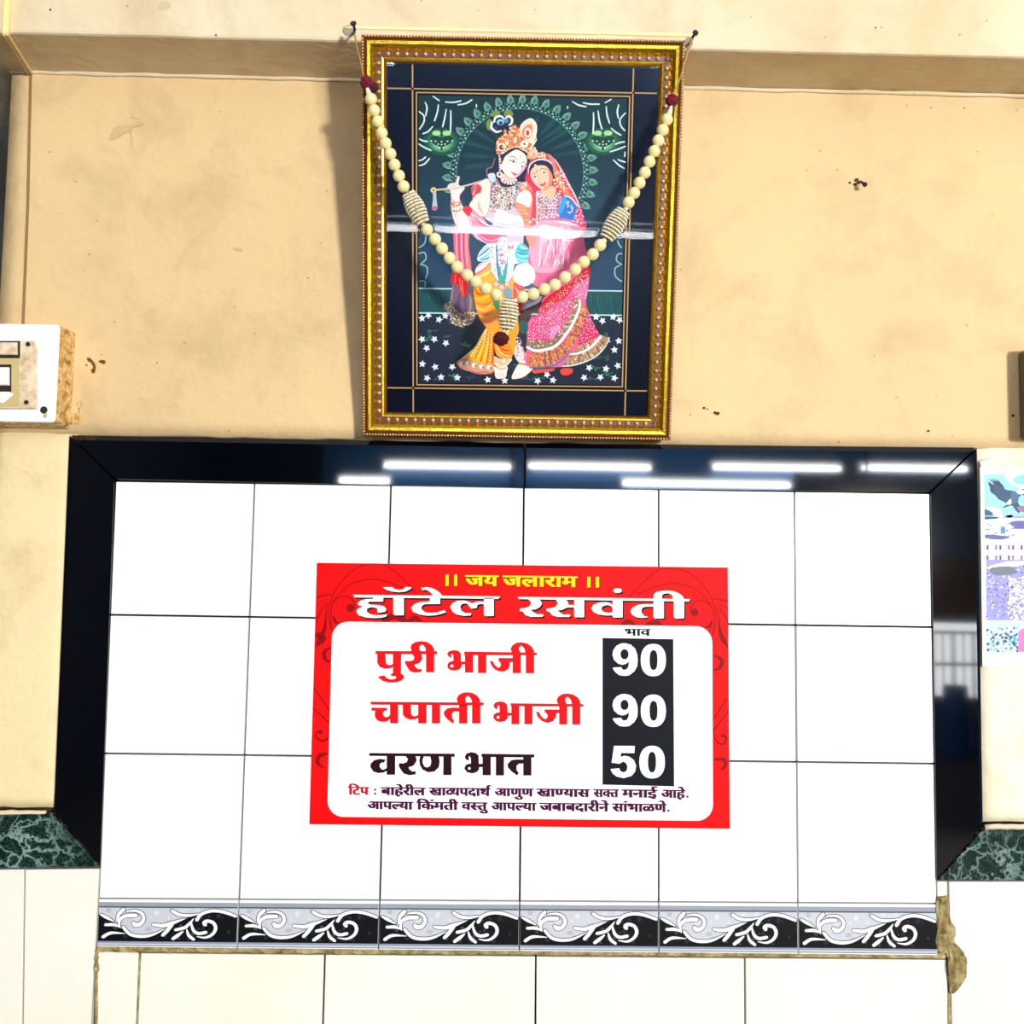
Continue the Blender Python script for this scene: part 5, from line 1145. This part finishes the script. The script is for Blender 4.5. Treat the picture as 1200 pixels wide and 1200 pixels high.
# ------------------------------------------------------------------ garland of pearl beads hung from two nails
GY = -.160
def gp(x, y, Y=GY): return wall(x, y, Y)
PEARL = mat('cream_pearl', rgb(238, 224, 164), .22, spec=.6, coat=.4)
CORD = mat('white_cord', rgb(236, 228, 196), .8)
MARO = mat('maroon_thread', rgb(110, 4, 36), .9)
GOLDT = mat('gilt_cord', rgb(190, 150, 80), .5, metal=.4)
GAR = empty('bead_garland', gp(597, 400), 'garland of round cream pearl beads draped across the framed print', 'garland')
left = [(434.8, 116.3), (438.5, 129.6), (442.7, 142.5), (447.3, 156), (451.9, 168.1), (457.4, 180.4), (462.3, 193.3), (467.5, 206.1), (473, 218.6)]
left2 = [(500.4, 269.2), (509.8, 280.3), (517.9, 291.3), (526.7, 302.4), (535.8, 312.9), (547.4, 322.3), (557.6, 330.4), (569.3, 338), (581.5, 345.6)]
right2 = [(612.3, 347.9), (625.1, 344.4), (637.9, 338.9), (650.2, 333.9), (662.1, 325.2), (674.1, 316.1), (684.2, 307.1), (694.7, 298.1), (703.3, 287.3)]
right = [(736.6, 237.3), (743, 226.3), (749.4, 214.3), (755.5, 202.4), (761, 189.6), (766.5, 177.3), (771.4, 164.8), (776.6, 152.4), (781.5, 140.1)]
bead0 = None
def mkbead(r):
    m = MB(); m.sphere((0, 0, 0), r, 20, 14); me = bpy.data.meshes.new('bead'); me.from_pydata([tuple(map(float, v)) for v in m.v], [], m.f); me.materials.append(PEARL)
    me.polygons.foreach_set('use_smooth', [True]*len(me.polygons)); return me
BM = mkbead(.0083)
gloc = wloc(GAR)
for x, y in left+left2+right2+right:
    o = bpy.data.objects.new('bead', BM); C.objects.link(o); o.parent = GAR; o.location = Vector(gp(x, y)-gloc)
# cord through the beads and up to the nails
def ball(name, x, y, r, mt, sc=(1, 1, 1), Y=GY, seed=0, amp=.12, nu=22, nv=16, parent=GAR):
    m = MB(); m.sphere((0, 0, 0), 1, nu, nv); rn = random.Random(seed); c = gp(x, y, Y); vs = []
    for v in m.v: v = np.array(v); k = r*(1+rn.uniform(-amp, amp)); vs.append(c+v*k*np.array(sc))
    return new(name, vs, m.f, mt, parent, smooth=amp < .05)
NL, NR = (414.5, 31), (812.5, 39)
YN = -.150
for pth in ([gp(415.5, 40, YN), gp(418.5, 56, -.153), gp(423, 74, -.157), gp(426.5, 90)], [gp(811, 45, YN), gp(804, 68, -.153), gp(797, 92, -.157), gp(789, 110)]):
    t = MB(); t.tube(pth, .0011, 6); t.build('hanging_cord', GOLDT, GAR)
for P1 in ([(431, 104)]+left+[(480, 228)], [(495, 258)]+left2+[(588, 352)], [(604, 352)]+right2+[(711, 278)], [(729, 250)]+right+[(786, 124)]):
    t = MB(); t.tube([gp(*p) for p in P1], .0012, 6); t.build('thread', CORD, GAR)
for pp, rr_ in (([gp(429.5, 99), gp(431, 106), gp(433.5, 113)], [.0012, .003, .0045]), ([gp(787.5, 122), gp(785.5, 130), gp(783, 137)], [.0012, .003, .0045]), ([gp(709, 281), gp(705, 285)], [.0035, .0035])):
    t = MB(); t.tube(pp, rr_, 10); t.build('thread_cap', CORD, GAR)
ball('pompom', 429.5, 96.5, .0085, MARO, (1, .9, 1.05), seed=1, amp=.13); ball('pompom', 437, 102.5, .0072, mat('dark_maroon_thread', rgb(62, 2, 34), .9), (1, .9, 1), seed=5, Y=GY+.006); ball('pompom', 787.5, 117.5, .0086, MARO, (1, .9, .95), seed=2)
t = MB(); t.tube([gp(783, 110.3), gp(791, 110.3)], .0016, 8); t.build('thread_knot', GOLDT, GAR)
ball('pompom', 587.2, 397, .0104, mat('deep_maroon_thread', rgb(74, 0, 12), .92), (1.0, .85, .88), seed=3)
# ringed barrel beads made of tiny pearls
ORN = mat('small_pearls', rgb(240, 232, 206), .35)
ORNS = mat('thread_core', rgb(150, 128, 84), .8)
def barrel(a, b, rad, nr, tw=1.0, seed=0):
    A_, B2 = gp(*a), gp(*b); ax = B2-A_; L = np.linalg.norm(ax); ax /= L; s1 = np.cross(ax, [0, 1, 0]); s1 /= np.linalg.norm(s1); s2 = np.cross(ax, s1)
    r = empty('ringed_bead', (A_+B2)/2, parent=GAR)
    core = MB(); core.tube([A_+ax*L*t_ for t_ in (0, .15, .5, .85, 1)], [rad*k for k in (.45, .75, .86, .75, .45)], 16); core.build('core', ORNS, r, smooth=True)
    m = MB(); rn = random.Random(seed)
    for i in range(nr):
        t_ = (i+.5)/nr; rr_ = rad*(.62+.38*math.sin(math.pi*t_)); c = A_+ax*L*t_; n = max(10, int(rr_*2*math.pi/.0027))
        for k in range(n):
            an = 2*math.pi*k/n+rn.uniform(-.05, .05); tt = c+(s1*math.cos(an)+s2*math.sin(an))*rr_+ax*.0016*math.sin(an)
            m.sphere(tt, .0016*rn.uniform(.85, 1.15), 6, 4)
    m.build('pearl_ring', ORN, r, smooth=True, kind='stuff')
barrel((478, 226), (496, 262), .0120, 10, seed=1); barrel((731, 246), (710, 280), .0125, 10, seed=2); barrel((598, 350), (593.5, 386), .0120, 9, seed=3)
for (x0, y0, x1, y1) in ((479, 228, 473, 229), (480, 227, 485, 223), (493, 262, 499, 264), (730, 246, 724, 246), (732, 247, 736, 244), (590, 352, 585, 347), (603, 352, 610, 348), (592, 386, 589, 390), (596, 386, 593, 392)):
    t = MB(); t.tube([gp(x0, y0), gp(x1, y1)], .0016, 6); t.build('thread_end', CORD, GAR)

# nails in the beam
IRON = mat('dark_iron', rgb(46, 46, 70), .45, metal=.5)
for i, (a, b, c, lab) in enumerate((((414, 27.5), (415.5, 34), (415, 38), 'dark nail in the beam beside the upper left corner of the picture frame'), ((815, 38.5), (812, 43), (809, 51), 'dark nail in the beam beside the upper right corner of the picture frame'))):
    r = empty('nail', wall(c[0], c[1]-3, BY), lab, 'nail')
    tip = gp(a[0], a[1], -.152)
    t = MB(); t.tube([gp(c[0], c[1], BY+.004), gp(c[0]+.3, c[1]-2, -.125), gp(*b, -.145), tip], [.0022, .0020, .0020, .0018], 10); t.build('shank', IRON, r, smooth=True)
    d = gp(a[0], a[1], -.152)-gp(*b, -.145); d /= np.linalg.norm(d)
    t = MB(); t.tube([tip-d*.001, tip+d*.0012], [.0042, .0042], 16); t.build('head', IRON, r)
t = MB()
rn = random.Random(4)
PLG = mat('grey_filler', rgb(150, 144, 128), .9)
t.sphere(wall(409, 36, BY), .0085, 12, 8, sc=(1.1, .18, 1)); t.build('wall_filler', PLG, BEAM)
t = MB(); t.sphere(wall(807, 50, BY), .007, 12, 8, sc=(.8, .18, 1.3)); t.build('wall_filler', PLG, BEAM)
CASL2 = mat('pale_ridge', rgb(248, 236, 180), .8)  # ridge colour, paler than the beam plaster
t = MB(); t.tube([wall(403+i*16, 32.4+i*.36, BY-.0) for i in range(27)], [.0026+rn.uniform(-.0005, .0005) for _ in range(27)], 8); t.build('plaster_ridge', CASL2, BEAM, smooth=True)
# lone nail in the plaster at the right
r = empty('nail', wall(1008, 216), 'bent nail in a small hole in the plaster right of the picture', 'nail')
t = MB(); t.tube([wall(1006, 214, .006), wall(1009, 213, -.008), wall(1013, 216, -.014)], [.0022, .002, .0018], 8); t.build('shank', IRON, r); t = MB(); t.tube([wall(1012.5, 215.5, -.013), wall(1014.5, 217, -.015)], .0035, 12); t.build('head', IRON, r)

# stains and chips in the plaster, each with its own outline
ST = inkmat('stain', .9, .1)
def yw(x, y): return wall(x, y, .0027)
S_ = Art(yw, NW, 2e-5); S_.org(0, 0, 4)
for p, c in (([(515, 655), (520, 620), (545, 590), (580, 590), (620, 580), (660, 565), (675, 580), (640, 592), (620, 605), (622, 690), (612, 685), (608, 620), (580, 625), (550, 645)], (206, 176, 130)), ([(610, 515), (640, 510), (655, 525), (640, 540), (655, 555), (620, 550)], (216, 186, 138)),
             ([(1090, 1165), (1110, 1160), (1140, 1172), (1120, 1176)], (206, 170, 112))): S_.poly(p, rgb(*c))
S_.org(0, 340, 6)
for p in ([(610, 480), (630, 475), (655, 500), (672, 530), (668, 575), (650, 585), (640, 560), (655, 545), (640, 510), (620, 500)], [(692, 500), (720, 490), (742, 500), (735, 520), (715, 515)], [(600, 525), (615, 522), (612, 535)], [(708, 450), (718, 452), (714, 460)]): S_.poly(p, rgb(112, 74, 24))
S_.poly([(498, 870), (530, 860), (570, 870), (575, 920), (540, 940), (500, 925)], rgb(206, 170, 106)); 
rn = random.Random(6)
for _ in range(60): S_.dot((535+rn.gauss(0, 22), 900+rn.gauss(0, 22)), rn.uniform(2, 5), rgb(*rn.choice(((110, 76, 30), (214, 176, 110), (140, 100, 44)))), same=_ > 0, n=6)
for _ in range(14): S_.dot((rn.uniform(530, 580), rn.uniform(780, 850)), rn.uniform(2, 4.5), rgb(110, 76, 30), same=True, n=6)
S_.org(0, 0, 1); S_.up()
for x, y, r_ in ((825, 478, 1.8), (829, 479.5, 1.2), (841, 484.5, 2.6), (838, 483.5, 2), (809, 486, .9), (59, 11, 0), (184, 425, .9), (380, 392, .6), (1088, 505, 1.6), (1187, 487, 2.2), (1196, 486, 1.8), (1063, 124, .8), (1130, 127, 1), (1091, 126, .9), (58, 178, .9), (258, 131, .7), (113, 259, .8), (73, 250, .6), (135, 81, 1), (98, 86, .8), (996, 214, 1.6), (1004, 211, 2.8), (1002, 216, 2.2)):
    if r_: S_.dot((x, y), r_, rgb(84, 62, 38), same=True, n=7, ry=r_*.8)
for _ in range(130):
    x, y = rn.uniform(40, 1195), rn.uniform(122, 500)
    if 380 < x < 830: continue
    S_.dot((x, y), rn.uniform(.3, .6), rgb(150, 118, 72), same=True, n=5)
# only keep what lies on the plaster
S_.build('stain', ST, WALL)
S2 = Art(lambda x, y: wall(x, y, BY-.0006), NW, 2e-5); S2.org(0, 0, 1); S2.up()
for x, y, r_ in ((59, 11.5, 1.5), (253, 41, 1.3), (1026, 32.5, 1.2), (1033, 32, .8), (560, 12, .7), (880, 20, .7)): S2.dot((x, y), r_, rgb(110, 84, 50), same=True, n=7)
S2.poly([(185, 12), (188, 3), (196, 2), (200, 8), (192, 12)], rgb(206, 186, 150), same=False)
S2.build('stain', ST, BEAM)

# ------------------------------------------------------------------ cable casing over beam and wall at the left
CAS = mat('cable_casing', rgb(222, 196, 140), .5); CASL = mat('cable_casing_lit', rgb(240, 226, 160), .4)  # one casing in two colours: lit beam face, shaded soffit run
r = empty('cable_casing', wall(25, 376), 'narrow cream cable casing running over the beam edge and down beside the switch box', 'cable casing')
def strip(name, pts, w, th, mt, nrm):
    """flat channel along pts with width w across x and thickness th along nrm"""
    m = MB(); n = len(pts); vs = []
    for p, nn in zip(pts, nrm):
        p = np.array(p); nn = np.array(nn, float)
        for sx, h in ((-w/2, 0), (-w/2, th), (-w*.22, th), (-w*.2, th*.75), (w*.2, th*.75), (w*.22, th), (w/2, th), (w/2, 0)): vs.append(p+np.array([sx, 0, 0])+nn*h)
    fs = []
    for i in range(n-1):
        for k in range(8):
            j = (k+1) % 8; fs.append((i*8+k, i*8+j, (i+1)*8+j, (i+1)*8+k))
    fs += [tuple(range(8)), tuple((n-1)*8+k for k in range(8))]
    m.add(vs, fs); return m.build(name, mt, r)
zb = wall(6, 39, BY)[2]; xb = wall(6, 30, BY-.008)[0]; xw = wall(34, 90, -.003)[0]; xw2 = wall(25.5, 378, -.003)[0]
strip('casing_strip', [(xb, BY, zb-.004), (xb, BY, 2.6)], .0085, .007, CASL, [(0, -1, 0)]*2)
zs = zb-.001
strip('casing_strip', [(xb, BY-.006, zs), (xw, .0, 2.330)], .0075, .006, CAS, [(0, 0, -1)]*2)
strip('casing_strip', [(xw, .003, 2.332), ((xw+xw2)/2+.002, .003, 2.12), (xw2, .003, wall(25, 378)[2]-.002)], .0028, .003, mat('dark_casing', rgb(150, 116, 72), .7), [(0, -1, 0)]*3)  # darker casing colour for the run down the wall

# ------------------------------------------------------------------ switch box at the left edge
SWB = empty('switch_box', wall(-20, 497), 'white surface switch box with rust stained side at the left edge of the wall', 'switch box')
BOXM = mat('white_plastic_box', rgb(250, 250, 248), .35); 
RUST = mat('yellowed_plastic', rgb(226, 190, 120), .5); _p = wpos(RUST); _a = noise(RUST, 70, 5, .7, _p, .8)
setbase(RUST, ramp(RUST, _a.outputs[0], [(.35, rgb(150, 92, 34)), (.47, rgb(214, 168, 92)), (.6, rgb(240, 214, 158))]).outputs[0])
FY = -.045
def fpnt(x, y, Y=FY): p = wall(x, y, Y); return (p[0], p[2])
xr, zt = fpnt(70, 381)[0], fpnt(40, 379.8)[1]; zbm = fpnt(40, 494.5)[1]; xl = xr-.32
def rrect(x0, z0, x1, z1, r_, n=5):
    out = []
    for cx, cz, a in ((x1-r_, z0+r_, -math.pi/2), (x1-r_, z1-r_, 0), (x0+r_, z1-r_, math.pi/2), (x0+r_, z0+r_, math.pi)):
        for k in range(n+1): t_ = a+math.pi/2*k/n; out.append((cx+r_*math.cos(t_), cz+r_*math.sin(t_)))
    return out
front = rrect(xl, zbm, xr, zt, .006); back = rrect(xl-.002, zbm-.002, xr+.003, zt+.002, .006)
n = len(front); vs = [(x, FY, z) for x, z in rrect(xl+.002, zbm+.002, xr-.002, zt-.002, .004)]+[(x, FY+.0015, z) for x, z in front]+[(x, .004, z) for x, z in back]
fs = [tuple(range(n))]; ms = [0]
for i in range(n):
    j = (i+1) % n; fs.append((i, j, n+j, n+i)[::-1]); ms.append(0); fs.append((n+i, n+j, 2*n+j, 2*n+i)[::-1]); ms.append(1)
new('box_body', vs, fs, [BOXM, RUST], SWB, fmat=ms)
PLT = mat('yellowed_plate', rgb(228, 208, 176), .45); _p = wpos(PLT); _a = noise(PLT, 60, 4, .6, _p); setbase(PLT, ramp(PLT, _a.outputs[0], [(.35, rgb(188, 160, 112)), (.62, rgb(234, 216, 188))]).outputs[0])
def pbox(name, x0, y0, x1, y1, Y0, Y1, mt, parent, bev=.0012):
    t = MB(); t.slab([fpnt(x0, y1, Y1), fpnt(x1, y1, Y1), fpnt(x1, y0, Y1), fpnt(x0, y0, Y1)], Y1, Y0, bev); return t.build(name, mt, parent)
pbox('switch_plate', -130, 399, 42, 479, FY+.001, FY-.005, PLT, SWB)
pbox('plate_recess', -120, 401, 22.5, 476.5, FY-.004, FY-.0056, mat('dirty_plate', rgb(196, 176, 120), .6), SWB, .0004)
DKP = mat('dark_gap', rgb(34, 20, 12), .6)
pbox('socket_gap', -26, 399.5, 23, 419.5, FY-.005, FY-.0066, DKP, SWB, .0003)
pbox('indicator', -20, 401, 19.5, 415.5, FY-.006, FY-.0105, PLT, SWB)
pbox('switch_gap', -24, 427, 13, 459, FY-.005, FY-.0066, DKP, SWB, .0003)
pbox('rocker_switch', -20, 430, 9.5, 451, FY-.006, FY-.012, BOXM, SWB, .002)
t = MB(); t.slab([fpnt(-10, 470, FY-.0062), fpnt(4, 472, FY-.0062), fpnt(16, 462, FY-.0062), fpnt(10, 459, FY-.0062), fpnt(-10, 458, FY-.0062)], FY-.0062, FY-.0055, .0002); t.build('paint_splash', BOXM, SWB)
for x, y, r_ in ((33, 403.5, .0026), (31, 471.5, .0026)):
    c = wall(x, y, FY-.005); t = MB(); t.tube([c+np.array([0, .001, 0]), c-np.array([0, .0012, 0])], r_*1.25, 14); t.build('screw', DKP, SWB)
c = wall(51.5, 480.5, FY); t = MB(); t.tube([c+np.array([0, .001, 0]), c-np.array([0, .0010, 0])], .0052, 16); t.build('screw_hole', DKP, SWB)
t = MB(); c = wall(53, 487, FY); t.sphere(c, .004, 8, 6, sc=(.8, .1, 1)); t.build('grime', mat('grime', rgb(190, 180, 160), .8), SWB)

# ------------------------------------------------------------------ photo poster at the right edge
PAP = mat('poster_paper', rgb(252, 250, 246), .4); YP = -.001
POS = empty('photo_poster', wall(1240, 782), 'glossy landscape poster with a flying eagle pasted on the plaster at the right edge', 'poster')
t = MB(); t.slab(q2((1151.5, 781), (1420, 783), (1420, 549), (1148.5, 547), Y=YP), YP, .001, .0002); t.build('paper', PAP, POS)
t = MB(); t.slab(q2((1150, 547.5), (1180, 546), (1180, 534.5), (1164, 535), (1148, 541), Y=YP-.001), YP-.001, .0005, .0002); t.build('torn_tape', mat('old_tape', rgb(246, 232, 196), .5), POS)
t = MB(); t.slab(q2((1152, 783.5), (1440, 788), (1440, 783), (1152, 781), Y=.0005), .0005, .006, .0006); t.build('shadow_gap', mat('peeled_edge', rgb(150, 110, 70), .8), POS) if False else None
E_ = Art(lambda x, y: wall(min(max(x, 1153.2+(y-556)*.012), 1416), min(max(y, 555.5), 765.5), YP-.00005), NW, 8e-6)
E_.org(1140, 530, 9.23)
X2 = 2400
E_.rect(112, 235, X2, 730, rgb(150, 214, 244)); E_.poly([(340, 235), (500, 235), (X2, 235), (X2, 560), (900, 600), (640, 470), (480, 380), (400, 330)], rgb(226, 244, 250))
E_.poly([(430, 300), (500, 250), (620, 240), (700, 280), (600, 340), (480, 340)], rgb(130, 226, 236)); E_.poly([(140, 590), (300, 620), (340, 700), (540, 690), (X2, 700), (X2, 760), (140, 735)], rgb(226, 240, 248))
E_.poly([(124, 610), (180, 630), (220, 660), (215, 680), (300, 700), (260, 720), (124, 728)], rgb(36, 84, 124), smooth=False); E_.stroke([(125, 690), (200, 690), (290, 700)], 8, rgb(190, 220, 236))
EG = rgb(46, 76, 108)
E_.poly([(245, 470), (190, 425), (185, 380), (170, 330), (230, 350), (300, 355), (325, 350), (350, 400), (420, 415), (455, 425), (470, 450), (520, 460), (490, 500), (495, 560), (520, 590), (500, 660), (450, 610), (420, 575), (340, 600), (330, 590), (370, 565), (345, 540), (280, 510)], EG)
for a, b in (((250, 350), (180, 290)), ((270, 350), (210, 285)), ((290, 350), (240, 290)), ((310, 360), (270, 300)), ((230, 370), (165, 320)), ((220, 400), (170, 345)), ((230, 430), (190, 400))): E_.stroke([a, ((a[0]+b[0])/2, (a[1]+b[1])/2), b], [22, 16, 6], rgb(36, 62, 92), smooth=False)
E_.poly([(360, 560), (410, 500), (415, 560)], rgb(236, 246, 250)); E_.poly([(420, 420), (480, 440), (495, 520), (440, 560), (410, 500)], rgb(66, 104, 140)); E_.poly([(480, 590), (560, 580), (640, 600), (600, 650), (510, 640)], rgb(150, 110, 150)); E_.poly([(490, 430), (560, 390), (700, 360), (900, 400), (700, 470), (560, 470)], rgb(60, 110, 140)); E_.ell((520, 430), 44, 24, rgb(244, 248, 250))
E_.stroke([(345, 700), (430, 690), (520, 700), (X2, 705)], 26, rgb(150, 160, 206))
E_.rect(120, 740, X2, 1260, rgb(238, 238, 250))
qq = random.Random(3); E_.up()
for _ in range(260): E_.dot((qq.uniform(125, X2-20), qq.uniform(770, 930)), qq.uniform(8, 26), rgb(*qq.choice(((120, 126, 190), (230, 232, 248), (86, 90, 150), (180, 190, 226), (250, 250, 255)))), same=True, n=6, ry=8)
E_.rect(300, 805, 350, 880, rgb(50, 140, 226)); E_.poly([(400, 760), (520, 740), (900, 760), (X2, 760), (X2, 800), (560, 830), (450, 810)], rgb(96, 96, 160)); E_.poly([(130, 890), (300, 900), (400, 920), (300, 945), (140, 930)], rgb(90, 96, 156))
E_.up()
for k in range(48):
    x = 135+k*46
    for y in (1030, 1140): E_.rect(x, y-34, x+8, y+30, rgb(236, 150, 206), same=True)
    if k % 3 != 1:
        for y in (1030, 1140): E_.rect(x+14, y-26, x+36, y+26, rgb(*qq.choice(((70, 66, 110), (120, 110, 150), (96, 60, 100)))), same=True)
E_.org(0, 0, 1)
E_.rect(1155.5, 656, 1415, 727, rgb(150, 150, 214))
E_.poly([(1155.5, 664), (1180, 658), (1415, 652), (1415, 656), (1200, 662), (1160, 668)], rgb(250, 240, 250), smooth=False)
E_.up()
for _ in range(900): x = 1155.5+abs(qq.gauss(0, 130)); E_.dot((min(x, 1410), qq.uniform(662, 725)), qq.uniform(.6, 1.5), rgb(*qq.choice(((100, 100, 176), (206, 206, 244), (130, 126, 200), (240, 240, 252), (90, 84, 150)))), same=True, n=5)
E_.poly([(1160, 666), (1185, 664), (1190, 672), (1166, 674)], rgb(110, 116, 130))
E_.up()
for _ in range(700): E_.dot((1182+abs(qq.gauss(0, 60)), qq.uniform(676, 726)), qq.uniform(.7, 1.8), rgb(250, 246, 255), same=True, n=5)
E_.rect(1156, 727.5, 1415, 765, rgb(190, 226, 244))
E_.up()
for _ in range(260): E_.dot((qq.uniform(1157, 1250), qq.uniform(735, 764)), qq.uniform(.7, 2.2), rgb(*qq.choice(((80, 100, 130), (130, 180, 210), (230, 244, 250), (60, 90, 100)))), same=True, n=6)
E_.rect(1187, 745, 1191, 752, rgb(60, 180, 240)); E_.poly([(1193, 740), (1199, 736), (1206, 744), (1206, 764), (1193, 764)], rgb(244, 120, 190), smooth=False)
E_.build('print', inkmat('poster_print', .4, .15), POS)

# box added past the right edge to give the dark strip and shade there
MTR = mat('grey_box_paint', rgb(112, 100, 84), .5)
xm = wall(1195.5, 450, 0)[0]; zt, zb2 = wall(1197, 405, -.03)[2], wall(1197, 512, -.03)[2]
t = MB(); t.slab(rrect(xm, zb2, xm+.16, zt, .008), -.055, .004, .003); tag(t.build('edge_shade_box', MTR), 'dark side of a box added for shade above the eagle poster, at the right edge', 'box')
